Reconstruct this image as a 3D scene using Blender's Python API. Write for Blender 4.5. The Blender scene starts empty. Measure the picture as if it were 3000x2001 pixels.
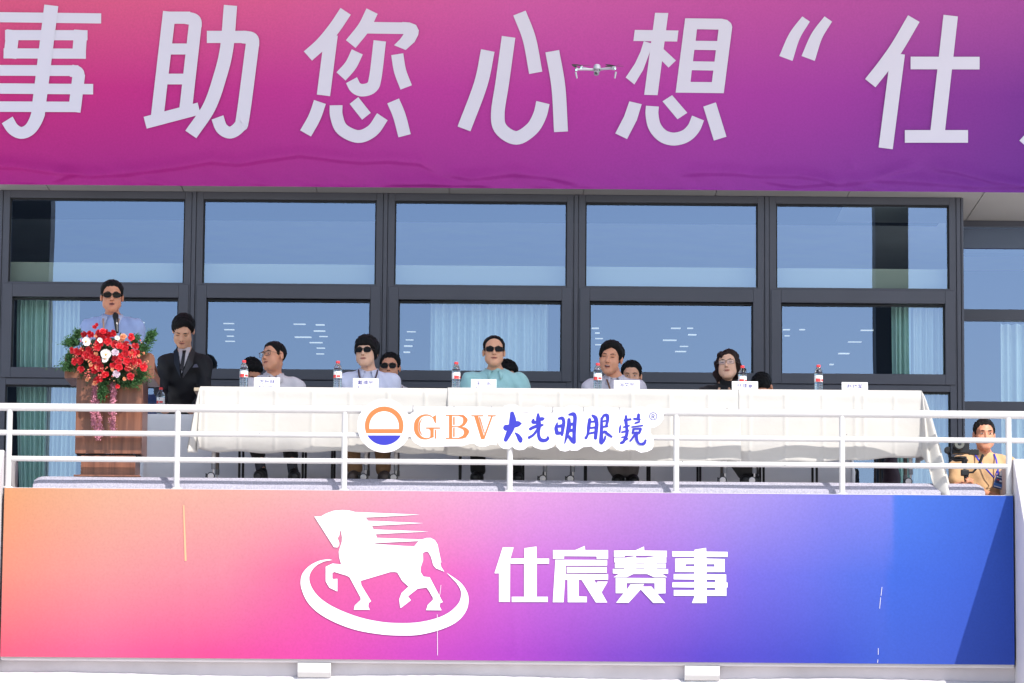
import bpy, math, random
import numpy as np
from mathutils import Vector, Matrix, geometry

random.seed(7)
SC = bpy.context.scene
COL = SC.collection
rad = math.radians

# ------------------------------------------------------------------ camera
FPX, CU, CV = 11700.0, 1500.0, 1000.5          # focal length in photo pixels, photo centre
PITCH, ROLL, DIST, ZC = rad(8.0), 0.0080, 30.0, -3.153
cam_d = bpy.data.cameras.new('camera')
cam = bpy.data.objects.new('camera', cam_d)
COL.objects.link(cam)
cam_d.sensor_width = 36.0
cam_d.lens = FPX * 36.0 / 3000.0
cam_d.clip_start, cam_d.clip_end = 0.5, 3000.0
cam.matrix_world = (Matrix.Translation((0, -DIST, ZC)) @ Matrix.Rotation(math.pi / 2 + PITCH, 4, 'X')
                    @ Matrix.Rotation(ROLL, 4, 'Z'))
SC.camera = cam

# ------------------------------------------------------------------ light
SUN_TO = Vector((0.55, -0.80, 1.0)).normalized()
w = bpy.data.worlds.new('World')
SC.world = w
w.use_nodes = True
nt = w.node_tree
bg = nt.nodes['Background']
sky = nt.nodes.new('ShaderNodeTexSky')
sky.sky_type = 'NISHITA'
sky.sun_disc = False
sky.sun_elevation = math.asin(SUN_TO.z)
sky.sun_rotation = math.atan2(SUN_TO.x, SUN_TO.y)
sky.air_density, sky.dust_density, sky.ozone_density = 1.0, 1.0, 1.5
bg.inputs['Strength'].default_value = 0.12
nt.links.new(sky.outputs[0], bg.inputs['Color'])
sun_d = bpy.data.lights.new('sun', 'SUN')
sun_d.energy, sun_d.angle, sun_d.color = 3.0, rad(0.53), (1.0, 0.95, 0.88)
sun = bpy.data.objects.new('sun', sun_d)
COL.objects.link(sun)
sun.rotation_euler = SUN_TO.to_track_quat('Z', 'Y').to_euler()
sun.location = (10, -20, 20)
SC.view_settings.view_transform = 'Standard'
SC.view_settings.look = 'None'
SC.view_settings.gamma = 1.0
SC.view_settings.exposure = 0.72
SC.render.engine = 'CYCLES'
SC.cycles.use_denoising = True
SC.cycles.max_bounces = 6
SC.cycles.diffuse_bounces = 3
SC.cycles.caustics_reflective = False
SC.cycles.caustics_refractive = False
SC.cycles.transparent_max_bounces = 16

# ------------------------------------------------------------------ helpers
def at(u, v, Y):
    """photo pixel -> point on the upright plane y = Y"""
    a, b = (u - CU) / FPX, (CV - v) / FPX
    a0, b0 = a - ROLL * b, b + ROLL * a
    dy = math.cos(PITCH) - b0 * math.sin(PITCH)
    dz = math.sin(PITCH) + b0 * math.cos(PITCH)
    t = (Y + DIST) / dy
    return Vector((a0 * t, Y, ZC + dz * t))

def px(Y):
    return (Y + DIST) / FPX * 1.01           # metres per photo pixel at depth Y

def lin(c):
    return tuple(((x / 255) / 12.92 if x / 255 <= 0.04045 else ((x / 255 + 0.055) / 1.055) ** 2.4) for x in c)

MATS = {}
def mat(name, col, rough=0.5, metal=0.0, noise=0.0, nscale=30, bump=0.0, bscale=60, emit=0.0, spec=0.5,
        stretch=None, sheen=0.0, srgb=True, trans=0.0, subs=0.0, coat=0.0):
    if name in MATS:
        return MATS[name]
    m = bpy.data.materials.new(name)
    m.use_nodes = True
    n, l = m.node_tree.nodes, m.node_tree.links
    b = n['Principled BSDF']
    c = lin(col) if srgb else col
    b.inputs['Base Color'].default_value = (*c, 1)
    b.inputs['Roughness'].default_value = rough
    b.inputs['Metallic'].default_value = metal
    b.inputs['Specular IOR Level'].default_value = spec
    if sheen: b.inputs['Sheen Weight'].default_value = sheen
    if trans: b.inputs['Transmission Weight'].default_value = trans
    if coat: b.inputs['Coat Weight'].default_value = coat
    if subs:
        b.inputs['Subsurface Weight'].default_value = subs
        b.inputs['Subsurface Radius'].default_value = (0.02, 0.008, 0.004)
        b.inputs['Subsurface Scale'].default_value = 0.4
    if emit:
        b.inputs['Emission Color'].default_value = (*c, 1)
        b.inputs['Emission Strength'].default_value = emit
    if noise or bump:
        tc = n.new('ShaderNodeTexCoord')
        mp = n.new('ShaderNodeMapping')
        l.new(tc.outputs['Object'], mp.inputs['Vector'])
        if stretch: mp.inputs['Scale'].default_value = stretch
    if noise:
        t = n.new('ShaderNodeTexNoise')
        t.inputs['Scale'].default_value = nscale
        t.inputs['Detail'].default_value = 6
        l.new(mp.outputs[0], t.inputs['Vector'])
        r = n.new('ShaderNodeMapRange')
        r.inputs[1].default_value, r.inputs[2].default_value = 0.3, 0.7
        r.inputs[3].default_value, r.inputs[4].default_value = 1 - noise, 1 + noise * 0.6
        l.new(t.outputs['Fac'], r.inputs[0])
        mx = n.new('ShaderNodeMix')
        mx.data_type = 'RGBA'; mx.blend_type = 'MULTIPLY'
        mx.inputs[0].default_value = 1.0
        mx.inputs[6].default_value = (*c, 1)
        l.new(r.outputs[0], mx.inputs[7])
        l.new(mx.outputs[2], b.inputs['Base Color'])
    if bump:
        t2 = n.new('ShaderNodeTexNoise')
        t2.inputs['Scale'].default_value = bscale
        t2.inputs['Detail'].default_value = 5
        l.new(mp.outputs[0], t2.inputs['Vector'])
        bp = n.new('ShaderNodeBump')
        bp.inputs['Strength'].default_value = bump
        bp.inputs['Distance'].default_value = 0.01
        l.new(t2.outputs['Fac'], bp.inputs['Height'])
        l.new(bp.outputs[0], b.inputs['Normal'])
    MATS[name] = m
    return m

def tag(o, label=None, cat=None, group=None, kind=None):
    if label: o['label'] = label
    if cat: o['category'] = cat
    if group: o['group'] = group
    if kind: o['kind'] = kind
    return o

def empty(name, loc, label=None, cat=None, group=None, rz=0.0):
    o = bpy.data.objects.new(name, None)
    o.empty_display_size = 0.1
    o.location = loc
    o.rotation_euler = (0, 0, rz)
    COL.objects.link(o)
    return tag(o, label, cat, group)

def wm(o):
    m = Matrix.LocRotScale(o.location, o.rotation_euler, o.scale)
    return wm(o.parent) @ m if o.parent else m

def link(name, me, m=None, parent=None, world=True):
    """mesh given in world coordinates; parented meshes are moved into the parent's frame"""
    o = bpy.data.objects.new(name, me)
    COL.objects.link(o)
    if m and not me.materials: me.materials.append(m)
    if parent:
        o.parent = parent
        if world: me.transform(wm(parent).inverted())
    return o

class MB:
    def __init__(s): s.v, s.f = [], []
    def add(s, vs, fs):
        n = len(s.v)
        s.v += [tuple(p) for p in vs]
        s.f += [tuple(i + n for i in f) for f in fs]
        return s
    def box(s, x0, x1, y0, y1, z0, z1, M=None):
        vs = [Vector(p) for p in ((x0,y0,z0),(x1,y0,z0),(x1,y1,z0),(x0,y1,z0),(x0,y0,z1),(x1,y0,z1),(x1,y1,z1),(x0,y1,z1))]
        if M: vs = [M @ p for p in vs]
        return s.add(vs, [(0,3,2,1),(4,5,6,7),(0,1,5,4),(1,2,6,5),(2,3,7,6),(3,0,4,7)])
    def tube(s, pts, r, n=12, caps=True):
        pts = [Vector(p) for p in pts]
        rs = r if isinstance(r, (list, tuple)) else [r] * len(pts)
        rings = []
        up = None
        for i, p in enumerate(pts):
            d = (pts[min(i+1, len(pts)-1)] - pts[max(i-1, 0)]).normalized()
            if up is None:
                up = Vector((0,0,1)) if abs(d.z) < 0.9 else Vector((0,1,0))
            a = d.cross(up).normalized(); b = d.cross(a).normalized()
            up = -b if False else up
            rings.append([p + (a*math.cos(2*math.pi*k/n) + b*math.sin(2*math.pi*k/n))*rs[i] for k in range(n)])
        vs = [q for rr in rings for q in rr]
        fs = [(i*n+k, i*n+(k+1)%n, (i+1)*n+(k+1)%n, (i+1)*n+k) for i in range(len(pts)-1) for k in range(n)]
        if caps:
            fs.append(tuple(range(n))[::-1]); fs.append(tuple((len(pts)-1)*n+k for k in range(n)))
        return s.add(vs, fs)
    def lathe(s, prof, c, n=20, axis='Z', M=None):
        vs = []
        for r, h in prof:
            for k in range(n):
                t = 2*math.pi*k/n
                if axis == 'Z': p = Vector((r*math.cos(t), r*math.sin(t), h))
                elif axis == 'Y': p = Vector((r*math.cos(t), h, r*math.sin(t)))
                else: p = Vector((h, r*math.cos(t), r*math.sin(t)))
                p = (M @ p) if M else p + Vector(c)
                vs.append(p)
        m = len(prof)
        fs = [(i*n+k, i*n+(k+1)%n, (i+1)*n+(k+1)%n, (i+1)*n+k) for i in range(m-1) for k in range(n)]
        fs.append(tuple(range(n))[::-1]); fs.append(tuple((m-1)*n+k for k in range(n)))
        return s.add(vs, fs)
    def ell(s, c, r, n=12, m=8, M=None):
        vs, fs = [], []
        for i in range(m+1):
            ph = math.pi*i/m
            for k in range(n):
                t = 2*math.pi*k/n
                p = Vector((r[0]*math.sin(ph)*math.cos(t), r[1]*math.sin(ph)*math.sin(t), r[2]*math.cos(ph)))
                p = p + Vector(c)
                if M: p = M @ p
                vs.append(p)
        for i in range(m):
            for k in range(n):
                fs.append((i*n+k, (i+1)*n+k, (i+1)*n+(k+1)%n, i*n+(k+1)%n))
        return s.add(vs, fs)
    def grid(s, P):
        """P: rows of points"""
        n = len(P[0])
        return s.add([p for r in P for p in r], [(i*n+k, i*n+k+1, (i+1)*n+k+1, (i+1)*n+k) for i in range(len(P)-1) for k in range(n-1)])
    def prism(s, poly, d):
        """closed polygon (list of Vector) extruded along vector d"""
        n = len(poly); d = Vector(d)
        tri = geometry.tessellate_polygon([poly])
        vs = list(poly) + [p + d for p in poly]
        fs = [t for t in tri] + [tuple(i+n for i in t[::-1]) for t in tri]
        fs += [(i, (i+1) % n, (i+1) % n + n, i+n) for i in range(n)]
        return s.add(vs, fs)
    def mesh(s, name):
        me = bpy.data.meshes.new(name)
        me.from_pydata([tuple(p) for p in s.v], [], s.f)
        me.update()
        return me
    def build(s, name, m, parent=None, smooth=False, bevel=0.0, fixn=True, angle=40):
        me = s.mesh(name)
        o = link(name, me, m, parent)
        if fixn: recalc(me)
        if smooth: shade(me, angle)
        if bevel:
            b = o.modifiers.new('bevel', 'BEVEL'); b.width = bevel; b.segments = 2; b.limit_method = 'ANGLE'
        return o

def recalc(me):
    import bmesh
    bm = bmesh.new(); bm.from_mesh(me)
    bmesh.ops.recalc_face_normals(bm, faces=bm.faces)
    bm.to_mesh(me); bm.free()

def shade(me, angle=40):
    me.polygons.foreach_set('use_smooth', [True]*len(me.polygons))
    if angle < 180:
        try: me.set_sharp_from_angle(angle=rad(angle))
        except Exception: pass

def box(name, x0, x1, y0, y1, z0, z1, m, parent=None, bevel=0.0):
    return MB().box(min(x0,x1), max(x0,x1), min(y0,y1), max(y0,y1), min(z0,z1), max(z0,z1)).build(name, m, parent, bevel=bevel)

# ---- flat print -------------------------------------------------------------
def catmull(pts, n=8):
    P = [np.array(p, float) for p in pts]
    if len(P) < 3: return P
    out = []
    Q = [2*P[0]-P[1]] + P + [2*P[-1]-P[-2]]
    for i in range(1, len(Q)-2):
        p0, p1, p2, p3 = Q[i-1:i+3]
        for k in range(n):
            t = k/n
            out.append(0.5*((2*p1)+(-p0+p2)*t+(2*p0-5*p1+4*p2-p3)*t*t+(-p0+3*p1-3*p2+p3)*t**3))
    out.append(P[-1])
    return out

def stroke_quads(pts, wid, smooth, rnd):
    """thick polyline -> list of faces in 2D; pts (x,y[,w])"""
    q = [(*p[:2], (p[2] if len(p) > 2 else wid)) for p in pts]
    q = catmull(q) if smooth else [np.array(p, float) for p in q]
    L, R = [], []
    for i, p in enumerate(q):
        d = q[min(i+1, len(q)-1)][:2] - q[max(i-1, 0)][:2]
        d = d/(np.linalg.norm(d)+1e-9)
        nrm = np.array((-d[1], d[0]))*max(p[2], 1)/2
        L.append(p[:2]+nrm); R.append(p[:2]-nrm)
    out = L + R[::-1]
    vs, fs = L+R, []
    n = len(L)
    for i in range(n-1): fs.append((i, i+1, n+i+1, n+i))
    if rnd:
        for e, j in ((0, 1), (n-1, n-2)):
            c = q[e][:2]; r = q[e][2]/2
            d = c-q[j][:2]; a0 = math.atan2(d[1], d[0])
            k0 = len(vs)
            ring = [c+r*np.array((math.cos(a0-math.pi/2+math.pi*k/8), math.sin(a0-math.pi/2+math.pi*k/8))) for k in range(9)]
            vs = vs+ring
            fs.append(tuple(range(k0, k0+9)))
    return vs, fs

class Glyph:
    """2D faces in photo pixels laid on the plane y = Y as flat print (each stroke 0.3 mm nearer)"""
    def __init__(s, Y, conv, step=0.0004, at_f=None):
        s.mb, s.Y, s.conv, s.k, s.step, s.at = MB(), Y, conv, 0, step, at_f or at
    def _put(s, vs, fs):
        y = s.Y - 0.0006 - s.step*s.k
        s.k += 1
        P = []
        for i, p in enumerate(vs):
            u, v = s.conv(p[0], p[1])
            q = s.at(u, v, s.Y)
            P.append((q.x, y - (i % max(1, len(vs)//2))*1.2e-5, q.z))
        s.mb.add(P, fs)
    def stroke(s, pts, wid=10, smooth=False, rnd=False):
        s._put(*stroke_quads(pts, wid, smooth, rnd)); return s
    def poly(s, loop, holes=()):
        loops = [[Vector((p[0], p[1], 0)) for p in lp] for lp in [loop, *holes]]
        tri = geometry.tessellate_polygon(loops)
        s._put([p for lp in loops for p in lp], [tuple(t) for t in tri]); return s
    def build(s, name, m, parent):
        me = s.mb.mesh(name)
        import bmesh
        bm = bmesh.new(); bm.from_mesh(me)
        bm.normal_update()
        for f in bm.faces:
            if f.normal.y > 0: f.normal_flip()
        bm.to_mesh(me); bm.free()
        return link(name, me, m, parent)

# ------------------------------------------------------------------ materials
M_WHITEPAINT = mat('white_paint', (212, 210, 210), 0.35, noise=0.05, nscale=4, bump=0.03, bscale=25)
M_WALL = mat('white_render', (214, 210, 214), 0.8, noise=0.06, nscale=3, bump=0.15, bscale=40)
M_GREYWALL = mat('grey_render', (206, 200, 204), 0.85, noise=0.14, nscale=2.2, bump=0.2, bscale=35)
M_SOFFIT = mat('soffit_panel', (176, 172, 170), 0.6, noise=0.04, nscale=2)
M_FRAME = mat('grey_aluminium', (78, 80, 90), 0.42, metal=0.0, noise=0.06, nscale=3, spec=0.4)
M_GASKET = mat('black_gasket', (18, 19, 24), 0.6)
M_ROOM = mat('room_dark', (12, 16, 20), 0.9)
M_CONC = mat('paving', (226, 220, 212), 0.9, noise=0.08, nscale=1.5)

def glass_mat():
    m = bpy.data.materials.new('tinted_glass'); m.use_nodes = True
    n, l = m.node_tree.nodes, m.node_tree.links
    n.clear()
    out = n.new('ShaderNodeOutputMaterial')
    mx = n.new('ShaderNodeAddShader')
    tr = n.new('ShaderNodeBsdfTransparent'); tr.inputs[0].default_value = (0.80, 0.93, 0.95, 1)
    gl = n.new('ShaderNodeBsdfGlossy'); gl.inputs['Roughness'].default_value = 0.0
    gl.inputs[0].default_value = (0.185, 0.230, 0.330, 1)
    tc = n.new('ShaderNodeTexCoord')
    mp = n.new('ShaderNodeMapping'); mp.inputs['Scale'].default_value = (1.2, 1, 0.8)
    t = n.new('ShaderNodeTexNoise'); t.inputs['Scale'].default_value = 1.4; t.inputs['Detail'].default_value = 1.0
    bp = n.new('ShaderNodeBump'); bp.inputs['Strength'].default_value = 0.05; bp.inputs['Distance'].default_value = 0.003
    l.new(tc.outputs['Object'], mp.inputs[0]); l.new(mp.outputs[0], t.inputs['Vector'])
    l.new(t.outputs['Fac'], bp.inputs['Height']); l.new(bp.outputs[0], gl.inputs['Normal'])
    l.new(tr.outputs[0], mx.inputs[0]); l.new(gl.outputs[0], mx.inputs[1]); l.new(mx.outputs[0], out.inputs[0])
    return m
M_GLASS = glass_mat()

def banner_mat(name, rows, x0, x1, zs, albedo, seam=None):
    """printed colour field: rows of (position, sRGB) ramps along x, blended by height"""
    m = bpy.data.materials.new(name); m.use_nodes = True
    n, l = m.node_tree.nodes, m.node_tree.links
    b = n['Principled BSDF']
    b.inputs['Roughness'].default_value = 0.55
    b.inputs['Specular IOR Level'].default_value = 0.25
    geo = n.new('ShaderNodeNewGeometry')
    sp = n.new('ShaderNodeSeparateXYZ'); l.new(geo.outputs['Position'], sp.inputs[0])
    nz = n.new('ShaderNodeTexNoise'); nz.inputs['Scale'].default_value = 0.9; nz.inputs['Detail'].default_value = 2
    l.new(geo.outputs['Position'], nz.inputs['Vector'])
    def rng(sock, a, b_, add):
        r = n.new('ShaderNodeMapRange'); r.inputs[1].default_value = a; r.inputs[2].default_value = b_
        l.new(sock, r.inputs[0])
        ad = n.new('ShaderNodeMath'); ad.operation = 'MULTIPLY_ADD'
        l.new(nz.outputs['Fac'], ad.inputs[0]); ad.inputs[1].default_value = add
        sb = n.new('ShaderNodeMath'); sb.operation = 'SUBTRACT'; sb.inputs[1].default_value = add*0.5
        l.new(r.outputs[0], ad.inputs[2]); l.new(ad.outputs[0], sb.inputs[0])
        return sb.outputs[0]
    fx = rng(sp.outputs['X'], x0, x1, 0.0 if seam else 0.06)
    cols = []
    for row in rows:
        cr = n.new('ShaderNodeValToRGB'); cr.color_ramp.interpolation = 'LINEAR'
        e = cr.color_ramp.elements
        while len(e) < len(row): e.new(0.5)
        for el, (p, c) in zip(e, row):
            el.position = p; el.color = (*[min(1.0, q*albedo) for q in lin(c)], 1)
        l.new(fx, cr.inputs[0]); cols.append(cr.outputs[0])
    cur = cols[0]
    for i in range(1, len(cols)):
        f = rng(sp.outputs['Z'], zs[i-1], zs[i], 0.10)
        cl = n.new('ShaderNodeClamp'); l.new(f, cl.inputs[0])
        mx = n.new('ShaderNodeMix'); mx.data_type = 'RGBA'
        l.new(cl.outputs[0], mx.inputs[0]); l.new(cur, mx.inputs[6]); l.new(cols[i], mx.inputs[7])
        cur = mx.outputs[2]
    # print dots / weave and faint scuffs
    t = n.new('ShaderNodeTexNoise'); t.inputs['Scale'].default_value = 60; t.inputs['Detail'].default_value = 4
    l.new(geo.outputs['Position'], t.inputs['Vector'])
    r = n.new('ShaderNodeMapRange'); r.inputs[1].default_value = 0.3; r.inputs[2].default_value = 0.7
    r.inputs[3].default_value = 0.95; r.inputs[4].default_value = 1.05
    l.new(t.outputs['Fac'], r.inputs[0])
    mx = n.new('ShaderNodeMix'); mx.data_type = 'RGBA'; mx.blend_type = 'MULTIPLY'; mx.inputs[0].default_value = 1
    l.new(cur, mx.inputs[6]); l.new(r.outputs[0], mx.inputs[7])
    l.new(mx.outputs[2], b.inputs['Base Color'])
    t2 = n.new('ShaderNodeTexNoise'); t2.inputs['Scale'].default_value = 7; t2.inputs['Detail'].default_value = 6
    l.new(geo.outputs['Position'], t2.inputs['Vector'])
    bp = n.new('ShaderNodeBump'); bp.inputs['Strength'].default_value = 0.25; bp.inputs['Distance'].default_value = 0.006
    l.new(t2.outputs['Fac'], bp.inputs['Height']); l.new(bp.outputs[0], b.inputs['Normal'])
    return m

# ================================================================== SETTING
Y_WIN, Y_UP, Y_LOW, Y_RAIL, Y_CLOTH, Y_STEP, Y_BOARD = 3.0, 2.73, -0.35, -0.25, 0.0, -0.12, -0.292
G_Z = ZC - 1.6
g = MB().add([(-400,-400,G_Z),(400,-400,G_Z),(400,400,G_Z),(-400,400,G_Z)], [(0,1,2,3)]).build('ground', M_CONC)
tag(g, kind='structure')

# ------------------------------------------------------------------ building
bld = empty('building', (0, Y_WIN + 4, G_Z), 'white stadium building with grey framed windows behind the balcony', 'building')
x_l, x_r = at(-260, 900, Y_WIN).x, at(3260, 900, Y_WIN).x
z_soff = at(1500, 553, Y_UP).z + 0.004
def Zw(v): return at(1500, v, Y_WIN).z
def Xw(u, v=850): return at(u, v, Y_WIN).x
# upper wall that carries the purple banner
box('upper_wall', x_l, x_r, Y_UP + 0.03, 8.0, z_soff + 0.02, z_soff + 3.2, M_WALL, bld)
# projecting canopy above the picture: keeps the upper facade and the seats in shade
cz = 6.0
cy = 0.15 - (cz - 1.2) * (SUN_TO.y / -SUN_TO.y * -1) * (-SUN_TO.y / SUN_TO.z) if False else 0.15 - (cz - 1.22) * (-SUN_TO.y / SUN_TO.z)
box('canopy', x_l, 9.5, cy, 8.0, cz, cz + 0.35, M_WALL, bld)
# soffit panels
joints = [-400, 134, 530, 925, 1315, 1710, 2100, 2490, 2885, 3300]
y_rec = 3.0
while at(2900, 646, y_rec).z < z_soff: y_rec += 0.01
us = [(a, b) for a, b in zip(joints[:-1], joints[1:])]
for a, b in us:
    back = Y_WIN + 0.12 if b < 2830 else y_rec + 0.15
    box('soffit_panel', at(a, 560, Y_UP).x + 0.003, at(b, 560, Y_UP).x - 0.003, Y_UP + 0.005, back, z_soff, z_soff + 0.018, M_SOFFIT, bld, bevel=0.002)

# windows: five bays, each a frame with a fixed upper pane, an opening sash and a lower pane
UK = [-4, 564.5, 1127, 1687, 2247, 2809]
VT, V1, V2, V3, V4, V5 = 568, 590, 836, 883, 1088, 1138
z_top, z_bot = z_soff - 0.001, at(1500, 1560, Y_WIN).z
def frame_ring(mb, x0, x1, z0, z1, wl, wr, wb, wt, y0, y1):
    mb.box(x0, x0+wl, y0, y1, z0, z1); mb.box(x1-wr, x1, y0, y1, z0, z1)
    mb.box(x0+wl, x1-wr, y0, y1, z0, z0+wb); mb.box(x0+wl, x1-wr, y0, y1, z1-wt, z1)
p3 = px(Y_WIN)
for k in range(5):
    xa, xb = Xw(UK[k]) + 7*p3, Xw(UK[k+1]) - 7*p3
    mb = MB()
    fw = 20*p3
    mb.box(xa, xa+fw, Y_WIN, Y_WIN+0.10, z_bot, z_top); mb.box(xb-fw, xb, Y_WIN, Y_WIN+0.10, z_bot, z_top)
    for va, vb in ((None, V1), (V2, V2+9), (1119, V5)):
        zt = z_top if va is None else Zw(va)
        mb.box(xa+fw, xb-fw, Y_WIN, Y_WIN+0.10, Zw(vb), zt)
    mb.box(xa+fw, xb-fw, Y_WIN, Y_WIN+0.10, z_bot, z_bot+0.06)
    wn = mb.build('window', M_FRAME, bld, bevel=0.003)
    yg = Y_WIN + 0.055
    def pane(x0, x1, z0, z1, y=yg):
        o = MB().add([(x0,y,z0),(x1,y,z0),(x1,y,z1),(x0,y,z1)], [(0,1,2,3)]).build('pane', M_GLASS, wn)
        gk = MB(); frame_ring(gk, x0, x1, z0, z1, 0.011, 0.011, 0.004, 0.013, y-0.030, y-0.004)
        gk.build('gasket', M_GASKET, wn)
        return o
    pane(xa+fw, xb-fw, Zw(V2), Zw(V1))
    # sash
    sx0, sx1, sz0, sz1 = xa+5*p3, xb-5*p3, Zw(1119)+0.003, Zw(V2+6)
    sm = MB(); frame_ring(sm, sx0, sx1, sz0, sz1, 29*p3, 29*p3, 31*p3, 39*p3, Y_WIN-0.014, Y_WIN+0.085)
    sash = sm.build('sash', M_FRAME, wn, bevel=0.004)
    pane(sx0+29*p3, sx1-29*p3, Zw(V4), Zw(V3))
    pane(xa+fw, xb-fw, z_bot+0.06, Zw(V5))
for k in range(6):
    xc = Xw(UK[k])
    wdt = 7*p3 - 0.003
    box('mullion', xc-wdt, xc+wdt, Y_WIN-0.008, Y_WIN+0.12, z_bot, z_top, M_FRAME, bld, bevel=0.003)
box('side_wall', x_l, Xw(-4)-7*p3-.001, Y_WIN+.02, Y_WIN+.13, z_bot, z_top-.001, M_WALL, bld)
xc = Xw(2824)
box('corner_post', Xw(2809)+7*p3+0.002, xc, Y_WIN+0.002, y_rec+0.05, z_bot, z_top, M_FRAME, bld, bevel=0.004)
# set-back bay on the right
pr = px(y_rec)
def Zr(v): return at(2900, v, y_rec).z
rx0, rx1 = at(2816, 800, y_rec).x, x_r
mb = MB()
for va, vb in ((647, 664), (906, 938), (1176, 1203)):
    mb.box(rx0, rx1, y_rec, y_rec+0.1, Zr(vb), Zr(va) if va != 647 else z_soff-0.001)
mb.box(rx0, rx0+0.02, y_rec+0.001, y_rec+0.1, z_bot, z_soff-0.002)
wr_ = mb.build('window', M_FRAME, bld, bevel=0.003)
for va, vb in ((664, 906), (938, 1176), (1203, 1560)):
    MB().add([(rx0,y_rec+.05,Zr(vb)),(rx1,y_rec+.05,Zr(vb)),(rx1,y_rec+.05,Zr(va)),(rx0,y_rec+.05,Zr(va))], [(0,1,2,3)]).build('pane', M_GLASS, wr_)
box('blind_box', rx0+.02, rx1, y_rec+.11, y_rec+.3, Zr(735), z_soff-.002, mat('dark_box', (16, 24, 34), 0.7), bld)
# side wall of the bays and the room behind the glass
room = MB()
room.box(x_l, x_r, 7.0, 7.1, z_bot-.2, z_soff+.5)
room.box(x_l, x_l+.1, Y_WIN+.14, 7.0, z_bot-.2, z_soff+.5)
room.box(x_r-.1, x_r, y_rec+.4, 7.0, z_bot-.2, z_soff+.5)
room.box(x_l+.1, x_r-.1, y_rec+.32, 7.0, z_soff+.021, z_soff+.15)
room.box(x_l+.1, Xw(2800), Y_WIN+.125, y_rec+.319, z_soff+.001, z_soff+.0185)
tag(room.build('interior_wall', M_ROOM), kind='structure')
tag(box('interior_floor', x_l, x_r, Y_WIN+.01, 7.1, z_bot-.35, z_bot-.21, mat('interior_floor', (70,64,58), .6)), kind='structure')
# pelmet seen through the foot of the upper panes
box('pelmet', Xw(-4), Xw(2800), Y_WIN+.20, Y_WIN+.36, Zw(872), Zw(768), mat('pelmet', (150, 146, 130), .8), bld)

# ---- curtains behind the glass
def curtain(name, label, u0, u1, v0, v1, Y, m, n=9, amp=.03, flare=0.0, group=None):
    a, b = at(u0, v0, Y), at(u1, v0, Y)
    z0, z1 = at(1500, v1, Y).z, at(1500, v0, Y).z
    P = []
    cols = n*10
    rnd = random.Random(int(u0))
    ph = [rnd.uniform(0, 6) for _ in range(4)]
    for j in range(13):
        t = j/12
        row = []
        for i in range(cols+1):
            s = i/cols
            x = a.x + (b.x-a.x)*s + flare*t*t*(1-s)
            y = Y + amp*math.sin(2*math.pi*n*s+.6*math.sin(3*s*6.28+ph[0])+.4*t) + .5*amp*math.sin(2*math.pi*n*.41*s+ph[1]+t)
            row.append((x, y, z1+(z0-z1)*t))
        P.append(row)
    o = MB().grid(P).build(name, m, smooth=True, angle=180, fixn=False)
    return tag(o, label, 'curtain', group)
M_GREEN = mat('green_curtain', (190, 212, 200), .9, noise=.06, nscale=8)
def sheer_mat():
    m = bpy.data.materials.new('sheer_fabric'); m.use_nodes = True
    n, l = m.node_tree.nodes, m.node_tree.links; n.clear()
    o = n.new('ShaderNodeOutputMaterial'); mx = n.new('ShaderNodeMixShader'); mx.inputs[0].default_value = .2
    d = n.new('ShaderNodeBsdfDiffuse'); d.inputs[0].default_value = (.64, .66, .58, 1)
    t = n.new('ShaderNodeBsdfTransparent')
    l.new(d.outputs[0], mx.inputs[1]); l.new(t.outputs[0], mx.inputs[2]); l.new(mx.outputs[0], o.inputs[0])
    return m
M_SHEER = sheer_mat()
YC = Y_WIN+.24
curtain('curtain', 'green curtain in the window behind the lectern', 50, 146, 866, 1560, YC, M_GREEN, 6, flare=.08)
curtain('curtain', 'pale sheer curtain between the green curtain and the man at the lectern', 143, 236, 866, 1560, YC+.05, M_SHEER, 7)
curtain('curtain', 'wide pale sheer curtain behind the man in the teal shirt', 1262, 1606, 866, 1560, YC+.05, M_SHEER, 16)
curtain('curtain', 'green curtain in the right hand window, above the empty seat', 2612, 2668, 866, 1560, YC, M_GREEN, 4, flare=.03)
curtain('curtain', 'pale sheer curtain right of the green curtain above the empty seat', 2664, 2790, 866, 1560, YC+.05, M_SHEER, 7)
curtain('curtain', 'pale sheer curtain in the set-back window at the right edge', 2930, 3260, 938, 1560, y_rec+.35, M_SHEER, 12)

# pylons that stand far in front of the building: their dark images show in the glass
def pylon(u0, u1, label):
    depth = -62.0
    k = (2*(Y_WIN+.055) - depth + DIST)/(Y_WIN+.055+DIST)
    xa, xb = at(u0, 700, Y_WIN+.055).x*k, at(u1, 700, Y_WIN+.055).x*k
    o = MB().box(xa, xb, depth-.9, depth, G_Z, 26)
    o.box(xa-.5, xb+.5, depth-.95, depth+.2, 26.0, 28.2)
    o.box(xa-.3, xb+.3, depth-1.2, depth+.3, G_Z, G_Z+.5)
    o = o.build('floodlight_pylon', mat('pylon', (14, 20, 26), .6))
    tag(o, label, 'pylon', None)
pylon(30, 146, 'dark pylon mirrored in the glass above the green curtain at the left')
pylon(2566, 2662, 'dark pylon mirrored in the right hand window panes')

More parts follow.
